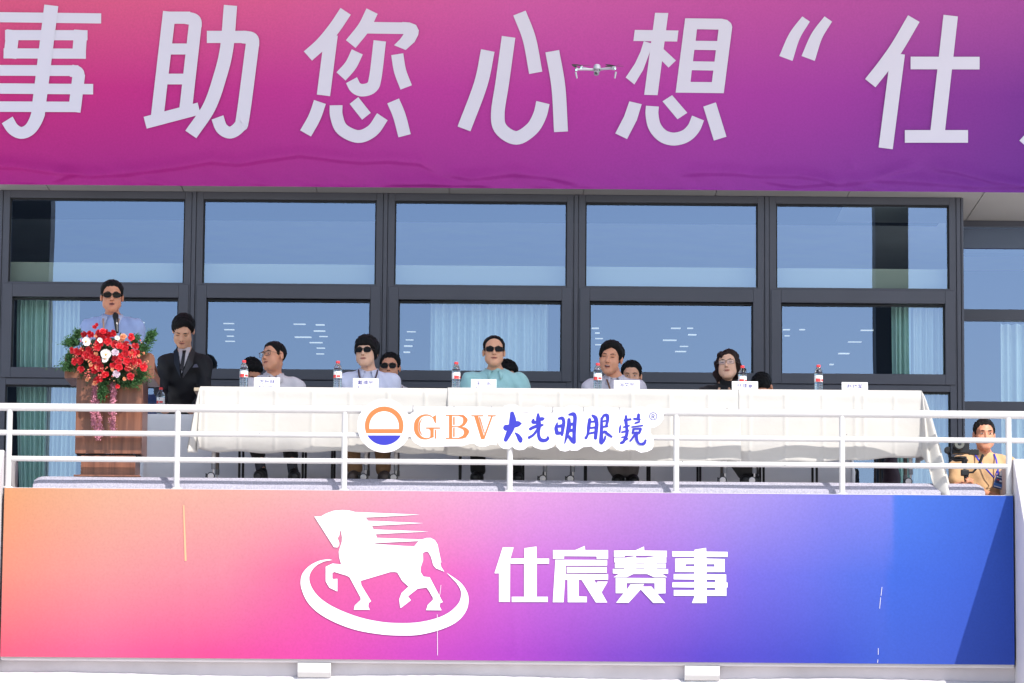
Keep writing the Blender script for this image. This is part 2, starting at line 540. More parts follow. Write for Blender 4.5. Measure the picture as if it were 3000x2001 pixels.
# added glowing bars deep in the room, standing in for glints in the lower panes
M_GLINT = mat('glint_glow', (255, 250, 240), .5, emit=.3)
glint_me = MB().box(-.5, .5, -.03, .03, -.012, .012).mesh('glint')
glint_me.materials.append(M_GLINT)
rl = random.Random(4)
GLINTS = [(660,948,11),(676,948,22),(672,966,32),(675,985,22),(674,1000,30),(878,950,38),(938,952,28),(936,970,36),(888,988,52),(948,986,26),(926,1004,40),(940,1020,26),
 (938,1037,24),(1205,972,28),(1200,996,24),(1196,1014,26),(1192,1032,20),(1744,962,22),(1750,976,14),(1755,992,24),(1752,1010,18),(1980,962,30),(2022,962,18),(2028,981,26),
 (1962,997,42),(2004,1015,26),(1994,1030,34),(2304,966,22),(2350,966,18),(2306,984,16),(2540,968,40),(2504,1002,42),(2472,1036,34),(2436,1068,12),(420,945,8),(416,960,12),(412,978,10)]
for u, v, ln in GLINTS:
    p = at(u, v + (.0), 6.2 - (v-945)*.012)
    o = bpy.data.objects.new('glint_bar', glint_me)
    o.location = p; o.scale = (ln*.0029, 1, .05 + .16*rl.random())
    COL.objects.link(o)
    tag(o, 'short white glowing bar added for a glint in the lower panes', 'glint', 'added glint bars inside the room')

# ------------------------------------------------------------------ upper banner
ub = empty('banner', (0, Y_UP, z_soff), 'wide pink to purple banner with huge white characters above the windows', 'banner')
uz0, uz1 = at(1500, 553, Y_UP).z, at(1500, -60, Y_UP).z
ux0, ux1 = at(-150, 300, Y_UP).x, at(3150, 300, Y_UP).x
creases = [
 [(-50,487),(60,492),(170,508),(260,516),(370,510),(450,500),(530,490),(620,474),(700,482),(770,470),(880,455),(1000,470),(1060,475),(1140,472),(1230,480),(1290,510)],
 [(1290,510),(1380,525),(1500,510),(1600,520),(1700,540)],
 [(1980,512),(2060,508),(2150,508),(2220,516),(2330,516),(2400,525),(2450,542),(2560,528),(2700,535),(2850,548),(3050,550)],
 [(2560,522),(2640,500),(2700,492)], [(2720,492),(2800,505),(2900,532),(3050,555)],
 [(2470,475),(2500,490),(2520,520)], [(2200,525),(2330,545),(2480,535)], [(130,540),(180,522),(250,505)], [(1080,548),(1250,540),(1350,545),(1450,548)]]
cr_pts = []
for c in creases:
    q = [at(*p, Y_UP) for p in c]
    cr_pts.append(([p.x for p in q], [p.z for p in q]))
NX, NZ = 560, 120
P = []
xs = np.linspace(ux0, ux1, NX)
ztab = np.concatenate([np.linspace(uz0, uz0+.36, 78), np.linspace(uz0+.36, uz1, 43)[1:]])
rw = np.random.RandomState(3)
Zg, Xg = np.meshgrid(ztab, xs, indexing='ij')
H = .004*np.sin(Xg*2.1+1)*np.sin(Zg*3.0) + .003*np.sin(Xg*5.3+Zg*2)
for n_, (cx_, cz_) in enumerate(cr_pts):
    zc_ = np.interp(Xg, cx_, cz_)
    inside = ((Xg >= min(cx_)) & (Xg <= max(cx_)))
    e = np.minimum(Xg-min(cx_), max(cx_)-Xg); fade = np.clip(e/.15, 0, 1)*inside
    d = Zg-zc_
    H += fade*.026*np.exp(-(np.clip(d, 0, None)/.07)**2)*(d > 0)*1.0
    H += fade*.026*np.exp(-(np.clip(-d, 0, None)/.020)**2)*(d <= 0)
low = np.exp(-((Zg-uz0)/.16)**2)
H += low*.008*np.sin(Xg*9+3*np.sin(Xg*2.3)+Zg*20) + low*.004*np.sin(Xg*21+Zg*35)
H *= np.clip((Zg-uz0)/.02, 0.15, 1)
P = [[(Xg[i,j], Y_UP-.012-H[i,j], Zg[i,j]) for j in range(NX)] for i in range(len(ztab))]
UPROWS = [
 [(0,(170,30,128)),(.27,(166,40,138)),(.5,(160,48,148)),(.67,(150,52,155)),(.83,(128,52,150)),(1,(100,42,138))],
 [(0,(205,45,120)),(.2,(198,46,138)),(.4,(192,58,155)),(.6,(182,58,160)),(.77,(166,58,160)),(.9,(138,52,150)),(1,(112,46,142))],
 [(0,(222,92,128)),(.23,(224,92,142)),(.5,(212,92,166)),(.73,(195,82,162)),(1,(160,74,156))]]
M_UP = banner_mat('upper_banner_print', UPROWS, ux0, ux1, [uz0+.02, at(1500,270,Y_UP).z, at(1500,5,Y_UP).z], 1.05)
o = MB().grid(P).build('sheet', M_UP, ub, smooth=True, angle=180, fixn=False)
M_UPW = mat('upper_white_print', (226, 222, 236), .6)
A = lambda x, y: (x/2.351, y/2.351)
B = lambda x, y: (900+x/2.351, y/2.351)
Cc = lambda x, y: (2000+x/2.351, y/2.351)
Ee = lambda x, y: (1780+x/3.7325, 20+y/3.7325)
YL = Y_UP-.020
def upglyph(conv, f):
    g_ = Glyph(YL, conv); f(g_); return g_.build('character', M_UPW, ub)
def g_shi(g):
    g.stroke([(-60,118),(697,127)],70); g.stroke([(35,242),(603,243)],70); g.stroke([(25,368),(592,370)],70)
    g.stroke([(90,207),(68,402)],90); g.stroke([(556,207),(542,403)],92)
    g.stroke([(-60,485),(540,487)],74); g.stroke([(490,487),(535,500),(542,540)],84,True); g.stroke([(544,510),(512,772)],86)
    g.stroke([(-60,610),(642,615)],72); g.stroke([(-60,735),(553,737)],72)
    g.stroke([(354,38,97),(272,700,95),(258,800,93),(212,885,86),(150,916,82),(92,890,84),(50,827,88)],95,True)
def g_zhu(g):
    g.stroke([(1167,80),(1084,797)],88); g.stroke([(1125,122),(1310,122)],84); g.stroke([(1280,122),(1340,140),(1347,190)],86,True)
    g.stroke([(1346,160),(1280,745)],88); g.stroke([(1170,338),(1325,338)],76); g.stroke([(1130,545),(1300,545)],74)
    g.stroke([(1000,846),(1372,748)],84); g.stroke([(1425,255),(1700,255)],84); g.stroke([(1670,255),(1735,268),(1742,320)],88,True)
    g.stroke([(1741,290,92),(1674,800,92),(1650,872,86),(1588,914,82),(1528,885,84),(1498,810,86)],90,True)
    g.stroke([(1588,38),(1562,330),(1515,530),(1440,740),(1315,927)],92,True)
def g_nin(g):
    g.stroke([(265,78),(190,190),(100,300),(5,386)],85,True); g.stroke([(165,240),(112,657)],92)
    g.stroke([(447,77),(390,190),(300,304)],86,True); g.stroke([(395,191),(690,195)],80); g.poly([(655,152),(705,155),(750,172),(769,210),(765,240),(740,290),(678,345),(598,312),(640,270),(665,234),(655,232)])
    g.stroke([(500,282),(470,530),(445,600),(385,622),(335,605),(305,553)],86,True)
    g.stroke([(345,358),(300,450),(233,527)],84,True); g.stroke([(620,374),(640,490),(682,603)],84,True)
    g.stroke([(88,703),(50,810),(-11,920)],86,True); g.stroke([(199,726),(202,800),(240,890),(350,941),(450,900),(518,805)],88,True)
    g.stroke([(322,693),(408,802)],76); g.stroke([(592,696),(635,800),(671,936)],88,True)
def g_xin(g):
    g.stroke([(1244,348),(1195,580),(1080,888)],95,True)
    g.stroke([(1387,254),(1345,560),(1313,780),(1335,890),(1440,950),(1545,890),(1600,800),(1624,707)],94,True)
    g.stroke([(1462,90),(1530,270),(1574,502)],92,True); g.stroke([(1688,353),(1730,600),(1748,908)],96,True)
def g_xiang(g):
    g.poly([(519,66),(664,68),(547,966),(400,963)]); g.poly([(297,253),(775,259),(761,380),(282,374)])
    g.poly([(396,376),(480,400),(460,500),(390,690),(293,850),(198,773),(300,620),(360,490)]); g.poly([(600,452),(612,462),(748,588),(666,665),(590,588)])
    g.poly([(848,126),(1250,131),(1310,145),(1350,180),(1363,220),(1270,945),(744,939)],
           [[(977,246),(1213,250),(1198,375),(963,372)],[(949,471),(1184,475),(1169,600),(933,596)],[(921,694),(1156,698),(1140,824),(907,822)]])
    g.poly([(238,1034),(374,1066),(320,1240),(213,1447),(84,1385),(180,1200)])
    g.stroke([(490,1087),(486,1180),(515,1310),(600,1410),(720,1447),(850,1415),(940,1330),(989,1217)],142,True)
    g.poly([(600,1034),(705,967),(872,1160),(764,1231)]); g.poly([(1046,1092),(1184,1046),(1300,1421),(1162,1464)])
def g_quote(g):
    for dx in (0, 153): g.stroke([(850+dx,131,64),(770+dx,250,80),(711+dx,403,98)],70,True)
def g_shi2(g):
    g.stroke([(1592,128),(1480,320),(1385,455),(1292,573)],92,True); g.stroke([(1398,1022),(1482,370)],98)
    g.stroke([(1570,434),(2045,435)],87); g.stroke([(1846,108),(1752,940)],100); g.stroke([(1530,940),(1965,940)],87)
def g_next(g): g.stroke([(2338,985),(2420,890),(2470,780)],50,True)
for cv_, f in ((A,g_shi),(A,g_zhu),(B,g_nin),(B,g_xin),(Ee,g_xiang),(Cc,g_quote),(Cc,g_shi2),(Cc,g_next)): upglyph(cv_, f)

# ------------------------------------------------------------------ balcony
lb_z1, lb_z0 = at(1500, 1441, Y_LOW).z, at(1500, 1936, Y_LOW).z
bx0, bx1 = at(7, 1680, Y_LOW).x, at(2970, 1680, Y_LOW).x
bal = empty('balcony', (0, 0, lb_z0), 'white balcony with parapet below the seated people', 'balcony')
box('parapet', bx0, bx1, Y_LOW+.02, Y_LOW+.16, lb_z0-.022, lb_z1+.006, M_WALL, bal, bevel=.008)
lo = at(1500, 1990, -.30).z
box('floor_slab', bx0, bx1, Y_LOW+.17, 3.6, lb_z0+.02, lb_z0+.12, M_WALL, bal)
box('shaded_wall', bx0-.3, bx1+.3, -.25, .2, lo-.25, lb_z0+.02, M_GREYWALL, bal)
for ua, ub_ in ((872, 970), (2005, 2108)):
    a, b = at(ua, 1960, -.30), at(ub_, 1960, -.30)
    mb = MB(); z1 = lb_z0-.024; z0 = at(1500, 1975, -.32).z
    prof = [(-.338, z1), (-.338, z0), (-.30, z0-.035), (-.251, z0-.035), (-.251, z1)]
    mb.prism([Vector((a.x, y, z)) for y, z in prof], (b.x-a.x, 0, 0)).build('bracket', M_WHITEPAINT, bal, bevel=.006)
# rough lower cornice
rc = random.Random(2)
P = []
for i in range(161):
    x = bx0-.3+(bx1-bx0+.6)*i/160
    zz = lo + .010*math.sin(i*.11) + rc.uniform(-.003, .003)
    P.append([(x, -.252, zz+.02), (x, -.28, zz+.012), (x, -.30, zz-.004), (x, -.31, zz-.05), (x, -.31, zz-.5)])
MB().grid(P).build('cornice', M_WALL, bal, smooth=True, angle=60)
wall_b = box('lower_wall', bx0-.3, bx1+.3, -.30, 0, G_Z, lo-.5, M_WALL, bal)
# end walls with sloping copings
def end_wall(ui, sgn):
    xi = at(ui, 1500, Y_LOW).x + sgn*.004
    zt = at(2962, 1344, -.27).z if sgn > 0 else at(30, 1318, -.27).z
    prof = [(.60, zt), (-.27, zt), (-1.9, zt-1.5), (-1.9, G_Z), (.60, G_Z)]
    MB().prism([Vector((xi, y, z)) for y, z in prof], (sgn*.55, 0, 0)).build('end_wall', M_WALL, bal, bevel=.01)
end_wall(2972, 1); end_wall(5, -1)
# carpeted stage
M_CARPET = mat('grey_carpet', (174, 171, 185), .95, noise=.30, nscale=90, bump=.25, bscale=150)
sx0, sx1 = at(98, 1420, Y_STEP).x, at(2884, 1425, Y_STEP).x
st = empty('stage', (0, 1.0, -.17), 'low stage covered in grey felt carpet behind the railing', 'stage')
prof = []
mb = MB()
P = []
for i in range(241):
    s = i/240; x = sx0+(sx1-sx0)*s
    bz = .004*math.sin(s*60)+.003*math.sin(s*23+1)
    e = min(1, (x-sx0)/.06, (sx1-x)/.06)
    e = math.sqrt(max(e, 0))
    yb = 2.9 if x < at(2775, 1400, .2).x else .22
    P.append([(x, yb, -.005), (x, -.06, .0*e-.03*(1-e)), (x, -.085, bz*.3-.004-.03*(1-e)), (x, -.120+bz, bz*.5-.036-.02*(1-e)), (x, -.158+bz, -.074), (x, -.160, -.17)])
MB().grid(P).build('carpet', M_CARPET, st, smooth=True, angle=70)
box('deck', sx0+.02, at(2775,1400,.2).x-.02, -.055, 2.88, -.17, -.012, mat('plywood', (150,120,85), .8), st)
tag(box('landing', sx1-.55, bx1+.3, .24, 3.2, -1.35, -1.19, M_GREYWALL), kind='structure')

# lower banner
lb = empty('banner', (0, Y_LOW, lb_z0), 'orange pink violet and blue gradient banner with white horse emblem on the balcony front', 'banner')
LOW = [
 [(0,(255,106,138)),(.1,(255,108,160)),(.2,(255,80,160)),(.3,(250,80,182)),(.4,(222,76,202)),(.5,(192,72,214)),(.6,(142,72,214)),(.7,(96,74,216)),(.82,(66,88,220)),(.865,(67,102,227)),(.87,(69,105,229)),(1,(62,100,226))],
 [(0,(255,160,138)),(.1,(255,164,162)),(.22,(255,150,172)),(.3,(255,112,172)),(.42,(255,112,200)),(.53,(216,116,230)),(.64,(182,116,236)),(.74,(128,116,240)),(.84,(92,118,240)),(.872,(84,118,242)),(.877,(66,114,240)),(1,(62,106,232))],
 [(0,(252,178,126)),(.1,(255,190,158)),(.23,(255,188,175)),(.33,(255,188,196)),(.43,(255,178,214)),(.53,(240,168,234)),(.63,(214,158,236)),(.73,(184,158,244)),(.82,(148,144,248)),(.8785,(136,144,250)),(.8835,(82,132,248)),(1,(56,106,226))]]
M_LOW = banner_mat('lower_banner_print', LOW, bx0, bx1, [lb_z0+.05, at(1500,1680,Y_LOW).z, lb_z1-.03], .51, seam=True)
NX2, NZ2 = 300, 50
xs = np.linspace(bx0, bx1, NX2); zs = np.linspace(lb_z0, lb_z1, NZ2)
Zg, Xg = np.meshgrid(zs, xs, indexing='ij')
H = .0010*np.sin(Xg*3.1+.5)*np.sin(Zg*4)+.0006*np.sin(Xg*8+Zg*3)
for us_ in (541, 1508, 2600):
    xsn = at(us_, 1680, Y_LOW).x
    H += .002*np.exp(-((Xg-xsn)/.02)**2)
for uu, vv, rr in ((1510,1880,.05),(1630,1880,.04),(560,1470,.05),(1420,1700,.06),(2050,1830,.06)):
    c_ = at(uu, vv, Y_LOW)
    H += .002*np.exp(-(((Xg-c_.x)/.025)**2+((Zg-c_.z)/(rr*2))**2))
MB().grid([[(Xg[i,j], Y_LOW-.004-H[i,j], Zg[i,j]) for j in range(NX2)] for i in range(NZ2)]).build('sheet', M_LOW, lb, smooth=True, angle=180, fixn=False)
M_LOWW = mat('lower_white_print', (240, 240, 244), .55)
Y2 = Y_LOW-.0085
Gg = lambda x, y: (1400+x/2.939, 1550+y/2.939)
Hh = lambda x, y: (850+x/3.1367, 1450+y/3.1367)
g = Glyph(Y2, Gg)
g.poly([(214,157),(308,157),(278,262),(276,627),(182,627),(182,381),(143,381)])
g.poly([(400,165),(505,150),(507,254),(613,254),(613,298),(507,298),(507,583),(602,583),(602,628),(292,628),(292,583),(398,583),(398,298),(282,298),(282,254),(400,252)])
g.build('character', M_LOWW, lb)
g = Glyph(Y2, Gg)
g.poly([(647,181),(838,181),(920,145),(924,181),(1121,181),(1121,257),(1023,257),(1023,235),(742,233),(742,256),(647,256)])
g.poly([(668,264),(1113,266),(1113,314),(757,314),(755,386),(1121,388),(1121,437),(1001,437),(1018,468),(1030,452),(1118,452),(1065,545),(1114,632),(1016,632),(893,437),(868,437),(868,580),(938,582),(938,630),(774,630),(772,437),(750,437),(738,630),(645,630)])
g.poly([(766,327),(1110,327),(1110,376),(766,376)])
g.build('character', M_LOWW, lb)
g = Glyph(Y2, Gg)
g.poly([(1172,185),(1356,184),(1430,150),(1433,185),(1627,187),(1627,243),(1536,243),(1536,228),(1264,228),(1264,241),(1172,241)])
g.poly([(1176,247),(1272,247),(1360,233),(1362,247),(1446,247),(1533,233),(1535,247),(1622,247),(1622,290),(1537,290),(1537,297),(1618,297),(1618,338),(1537,338),(1537,345),(1638,345),(1638,384),(1587,386),(1630,415),(1518,415),(1458,387),(1338,387),(1282,415),(1168,415),(1215,385),(1162,382),(1162,343),(1262,343),(1262,335),(1180,335),(1180,296),(1262,296),(1262,290),(1176,288)],
       [[(1360,290),(1437,290),(1437,297),(1360,297)],[(1360,338),(1437,338),(1437,344),(1360,344)]])
g.poly([(1187,420),(1615,423),(1615,553),(1545,555),(1612,636),(1510,636),(1402,520),(1298,635),(1190,635),(1255,552),(1187,552)],
       [[(1280,465),(1522,465),(1522,528),(1495,495),(1420,495),(1430,472),(1315,475),(1280,525)]])
g.build('character', M_LOWW, lb)
g = Glyph(Y2, Gg)
g.poly([(1865,178),(1965,162),(1967,194),(2150,196),(2150,240),(1967,240),(1967,254),(2125,258),(2125,370),(1968,370),(1968,389),(2138,391),(2138,460),(2150,460),(2150,503),(2140,503),(2140,575),(1970,575),(1970,637),(1843,637),(1867,575),(1687,574),(1687,525),(1865,525),(1865,503),(1675,501),(1675,459),(1865,457),(1865,435),(1686,433),(1686,388),(1865,386),(1865,370),(1699,369),(1699,254),(1865,252),(1865,239),(1674,237),(1674,191),(1865,192)],
       [[(1788,302),(1864,302),(1864,322),(1788,322)],[(1969,302),(2037,302),(2037,324),(1969,324)],[(1969,436),(2043,436),(2043,457),(1969,457)],[(1969,506),(2043,506),(2043,526),(1969,526)]])
g.build('character', M_LOWW, lb)
g = Glyph(Y2, Hh)
horse = [(222,198),(285,196),(330,170),(400,145),(480,138),(540,142),(600,157),(650,159),(1195,181),(850,200),(692,207),(718,238),(800,240),(1222,259),(870,278),(752,285),(766,317),(1272,336),(900,355),(787,361),(798,394),(1212,409),(1250,396),(1290,394),(1330,415),(1355,455),(1368,520),(1390,622),(1378,617),(1388,660),(1417,705),(1340,675),(1315,645),(1295,570),(1270,525),(1248,518),(1220,535),(1222,600),(1200,665),(1200,710),(1225,750),(1283,757),(1403,985),(1378,995),(1374,1025),(1392,1060),(1250,1059),(1265,1010),(1312,965),(1312,945),(1275,880),(1253,852),(1172,862),(1083,932),(1110,967),(1020,1037),(1012,1037),(1002,960),(1025,900),(1088,843),(1030,790),(985,713),(960,708),(920,709),(648,790),(655,830),(744,977),(722,992),(718,1025),(732,1055),(585,1055),(595,1015),(648,965),(648,945),(545,755),(520,742),(405,707),(388,718),(388,770),(400,774),(434,770),(434,887),(360,852),(327,795),(327,660),(390,630),(470,640),(450,570),(447,520),(475,430),(477,390),(468,340),(455,315),(453,370),(436,398),(452,440),(450,465),(435,483),(402,480)]
g.poly(horse, [[(766,448),(790,442),(1182,424),(1140,472),(1040,468),(900,458)]])
ring_o = catmull([(390,597),(340,592),(260,608),(180,650),(115,720),(96,800),(110,880),(160,985),(260,1085),(420,1175),(620,1245),(850,1283),(1040,1292),(1200,1283),(1400,1232),(1540,1160),(1620,1060),(1640,960),(1620,880),(1560,800),(1437,714)], 4)
ring_i = catmull([(1530,810),(1565,870),(1570,930),(1545,1000),(1460,1080),(1340,1135),(1180,1170),(1030,1178),(850,1168),(640,1125),(430,1045),(290,960),(210,870),(176,780),(190,710),(240,650),(310,612)], 4)
g.poly([tuple(p) for p in ring_o]+[tuple(p) for p in ring_i])
g.build('horse_emblem', M_LOWW, lb)
# tear scratches along the seam and a strip of tape
for s_ in ([(2584,1720),(2581,1745)],[(2580,1750),(2577,1783)],[(2573,1899),(2573,1918)],[(2572,1932),(2571,1942)],[(1292,1714),(1289,1740),(1285,1752)],[(1281,1800),(1282,1920)]):
    g = Glyph(Y2, lambda x, y: (x, y)); g.stroke(s_, 1.3); g.build('scratch', mat('scratch', (228,222,226), .7), lb)
g = Glyph(Y2, lambda x, y: (x, y)); g.poly([(536,1480),(540,1480),(547,1643),(541,1643)])
g.build('tape', mat('tape', (244,166,128), .5), lb)

# ------------------------------------------------------------------ railing
rl_ = empty('railing', (0, Y_RAIL, lb_z1+.006), 'white tubular balcony railing with three rails and seven posts', 'railing')
def Zq(v): return at(1500, v, Y_RAIL).z
pr_ = px(Y_RAIL)
xL, xR = at(-260, 1200, Y_RAIL).x, at(3260, 1200, Y_RAIL).x
posts_u = [26, 519, 1009, 1494, 1981, 2467, 2955]
MB().tube([(xL, Y_RAIL, Zq(1204)), (xR, Y_RAIL, Zq(1204))], 11.6*pr_, 20).build('top_rail', M_WHITEPAINT, rl_, smooth=True)
xp = [at(u, 1320, Y_RAIL).x for u in posts_u]
for v, ends in ((1279, [xL]+xp+[xR]), (1355, xp)):
    for a, b in zip(ends[:-1], ends[1:]):
        MB().tube([(a, Y_RAIL, Zq(v)), (b, Y_RAIL, Zq(v))], 8.0*pr_, 16).build('rail', M_WHITEPAINT, rl_, smooth=True)
for x in xp:
    MB().tube([(x, Y_RAIL, lb_z1+.003), (x, Y_RAIL, Zq(1208))], 8.8*pr_, 18).build('post', M_WHITEPAINT, rl_, smooth=True)
    MB().lathe([(.040, lb_z1+.0065), (.040, lb_z1+.014), (.034, lb_z1+.020), (8.9*pr_, lb_z1+.024)], (x, Y_RAIL, 0), 24).build('flange', M_WHITEPAINT, rl_, smooth=True)
for v, u in ((1270,760),(1275,1050),(1273,2480),(1352,2000),(1362,2300),(1197,2130),(1199,2165)):
    p = at(u, v, Y_RAIL-.0205); MB().ell((p.x, Y_RAIL-.0205, p.z), (.004,.004,.003), 8, 5).build('bolt', mat('bolt', (110,108,108), .5, metal=.6), rl_, smooth=True)

# ------------------------------------------------------------------ logo board on the railing
sb = empty('sign_board', (at(1500,1250,Y_BOARD).x, Y_BOARD, at(1500,1330,Y_BOARD).z), 'white cut out board with orange and blue logo lettering tied to the railing', 'sign')
b1 = lambda x, y: (1040+x/5.111, 1160+y/5.111)
b2 = lambda x, y: (1450+x/4.610, 1160+y/4.610)
top = [b1(*p) for p in ((800,290),(868,245),(930,195),(1010,180),(1200,178),(1290,192),(1380,178),(1600,178),(1670,190),(1760,178),(2080,178),(2190,205))]
top += [b2(*p) for p in ((100,190),(130,135),(210,112),(300,125),(350,170),(372,235),(440,235),(465,205),(520,145),(580,128),(660,145),(720,200),(762,243),(800,205),(900,180),(980,140),(1040,125),(1120,140),(1180,190),(1205,232),(1225,180),(1300,145),(1370,155),(1420,165),(1500,143),(1580,160),(1620,200),(1645,248),(1680,190),(1750,165),(1830,175),(1860,210),(1900,155),(1960,140),(2030,160),(2080,125),(2160,120),(2240,150),(2285,220),(2275,310),(2230,380),(2150,425),(2100,432),(2102,500),(2145,570),(2145,660),(2120,720),(2060,750),(1970,765),(1880,720),(1790,720),(1720,745),(1640,720),(1580,668),(1500,735),(1430,755),(1350,720),(1305,680),(1190,690),(1120,735),(1040,738),(1010,730),(950,750),(880,735),(835,690),(825,640),(780,690),(700,720),(620,722),(550,700),(505,672),(440,680),(400,720),(330,732),(270,715),(235,685),(180,718),(110,710),(60,670),(30,610))]
top += [b1(*p) for p in ((2120,735),(2030,725),(1960,755),(1900,762),(1830,745),(1780,710),(1720,715),(1600,750),(1300,755),(1000,760),(880,690),(835,610))]
cc = b1(437, 447); rr = 400/5.111
arc = []
for k in range(0, 61):
    t = rad(24) + rad(360-24-24)*k/60
    arc.append((cc[0]+rr*math.cos(t), cc[1]+rr*math.sin(t)))
loop = top + arc
front = [at(u, v, Y_BOARD) for u, v in loop]
M_BOARD = mat('board_white', (238, 236, 240), .4)
MB().prism(front, (0, .014, 0)).build('board', M_BOARD, sb)
M_OR, M_BL = mat('orange_vinyl', (226, 116, 62), .45), mat('blue_vinyl', (46, 48, 172), .45)
YB = Y_BOARD
def circ(cx, cy_, r, t0, t1, n=40): return [(cx+r*math.cos(t0+(t1-t0)*k/n), cy_+r*math.sin(t0+(t1-t0)*k/n)) for k in range(n+1)]
g = Glyph(YB, b1); a0 = math.asin(113/290)
inner = [(217,495),(217,450)]+circ(437,450,220,math.pi,2*math.pi,30)[1:]+[(657,495)]
g.poly(circ(437,447,290,math.pi-a0,2*math.pi+a0,60), [inner]); g.build('sun_emblem', M_OR, sb)
g = Glyph(YB, b1); a1 = math.asin(143/290); g.poly(circ(437,447,290,a1,math.pi-a1,40)); g.build('sea_emblem', M_BL, sb)
g = Glyph(YB, b1)
g.stroke([(1190,345,8),(1130,300,20),(1065,286,26),(985,310,38),(928,380,62),(913,470,64),(928,550,60),(985,620,42),(1065,641,24),(1125,628,20)],20,True)
g.poly([(1215,287),(1215,410),(1196,405),(1160,318),(1195,290)]); g.poly([(1105,490),(1180,490),(1180,618),(1110,640),(1128,600),(1128,520)]); g.stroke([(1062,481),(1275,481)],21)
g.stroke([(1022,325,3),(975,390,20),(962,465,24),(975,540,20),(1017,600,3)],10,True); g.stroke([(1207,505),(1207,640)],21)
g.build('letter', M_OR, sb)
g = Glyph(YB, b1)
g.stroke([(1431,282),(1431,643)],50); g.stroke([(1357,289),(1560,289)],19); g.stroke([(1357,636),(1560,636)],19)
g.stroke([(1550,289,19),(1625,310,42),(1648,370,58),(1620,430,42),(1550,459,18),(1455,459,16)],20,True)
g.stroke([(1540,462,14),(1630,490,42),(1662,550,60),(1630,608,46),(1550,636,19)],20,True)
g.stroke([(1482,315),(1482,435)],24); g.stroke([(1482,478),(1482,612)],24)
g.stroke([(1610,290,3),(1660,330,22),(1675,370,24),(1642,440,3)],10,True); g.stroke([(1640,465,3),(1685,510,22),(1696,550,24),(1650,635,3)],10,True)
g.build('letter', M_OR, sb)
g = Glyph(YB, b1)
g.poly([(1782,300),(1842,300),(1940,628),(1925,650),(1888,650)]); g.stroke([(2052,300),(1925,648)],26); g.stroke([(1740,297),(1925,297)],19); g.stroke([(1985,297),(2110,297)],19)
g.stroke([(1864,318,22),(1938,560,14)],20); g.build('letter', M_OR, sb)
CH = [
 [[(232,238,48),(240,330,80),(225,420,75),(180,520,62),(145,592,46)],[(152,430,70),(200,415,56),(270,385,72),(325,375,58),(350,375,20)],[(275,500,14),(310,535,42),(340,585,56),(345,605,46)]],
 [[(583,248,26),(585,310,52),(590,400,56),(588,470,40)],[(520,320,24),(516,350,44),(550,358,36)],[(600,318,38),(645,308,42),(660,302,20)],[(478,446,34),(530,420,36),(600,402,42),(645,392,22)],[(570,460,30),(520,525,28),(462,562,32)],[(590,460,34),(592,540,36),(622,594,44),(680,600,38),(716,575,32),(715,556,22)]],
 [[(842,366,18),(826,430,40),(838,500,46)],[(865,306,28),(910,302,40),(930,350,38),(918,430,42),(906,528,26)],[(850,412,34),(915,402,40)],[(838,505,38),(910,500,36)],[(1005,252,24),(1060,247,46),(1082,290,42),(1075,400,44),(1070,520,40),(1068,622,44)],[(1000,320,36),(998,420,52),(975,520,38),(943,640,12)],[(1005,385,40),(1070,378,30)],[(990,470,40),(1060,462,34)],[(1000,550,34),(1050,612,44)]],
 [[(1280,320,38),(1266,420,40),(1252,520,28),(1228,568,34)],[(1320,266,28),(1358,300,48),(1374,380,44),(1366,480,42),(1358,568,40)],[(1270,352,22),(1360,345,22)],[(1268,435,24),(1360,425,24)],[(1262,510,24),(1358,490,24)],[(1440,322,26),(1470,266,28),(1515,266,42),(1522,330,34),(1505,400,28)],[(1440,300,24),(1440,400,34),(1438,500,38),(1434,618,46),(1440,640,28)],[(1440,345,20),(1510,335,20)],[(1440,422,22),(1520,410,22)],[(1440,500,24),(1500,482,24)],[(1480,482,28),(1530,520,32),(1576,552,22)],[(1442,632,38),(1480,590,26),(1490,550,22)]],
 [[(1702,392,8),(1690,430,24),(1684,492,18)],[(1770,275,28),(1770,350,38),(1780,430,34),(1780,520,38),(1736,618,32),(1700,640,22)],[(1752,328,26),(1830,316,26)],[(1740,422,20),(1812,402,20)],[(1716,490,22),(1800,470,22)],[(1714,560,18),(1785,545,18)],[(1700,632,20),(1790,578,20)],[(1940,256,34),(1936,310,38)],[(1882,308,24),(1955,320,24)],[(1896,368,20),(1950,350,20)],[(1850,420,16),(1992,400,18)],[(1870,450,24),(1862,500,26)],[(1870,448,20),(1970,442,20)],[(1970,448,28),(1950,500,26)],[(1868,495,16),(1955,490,16)],[(1890,520,24),(1850,580,24),(1826,608,20)],[(1912,500,34),(1916,590,34),(1950,646,26),(2010,644,34),(2034,602,24)]]]
for chs in CH:
    g = Glyph(YB, b2)
    for s_ in chs: g.stroke([(a_, b_, c_*1.16+2) for a_, b_, c_ in s_], 20, len(s_) > 2, True)
    g.build('character', M_BL, sb)
g = Glyph(YB, b2)
g.poly(circ(2137,275,55,0,2*math.pi,40)[:-1], [circ(2137,275,44,0,2*math.pi,40)[:-1]])
g.stroke([(2120,248),(2120,306)],11); g.stroke([(2120,252),(2145,255),(2152,268),(2142,281),(2120,281)],11,True); g.stroke([(2136,281),(2156,306)],11)
g.build('trademark', mat('navy_vinyl', (60,58,140), .45), sb)
M_TIE = mat('cable_tie', (150, 148, 150), .5)
for u in (1098, 1210, 1330, 1440, 1620, 1710, 1815, 1900):
    q = at(u, 1204, Y_BOARD)
    MB().lathe([(.0345,-.003),(.0365,-.003),(.0365,.003),(.0345,.003)], (q.x, Y_RAIL, Zq(1204)), 20, 'X').build('cable_tie', M_TIE, sb, smooth=True)
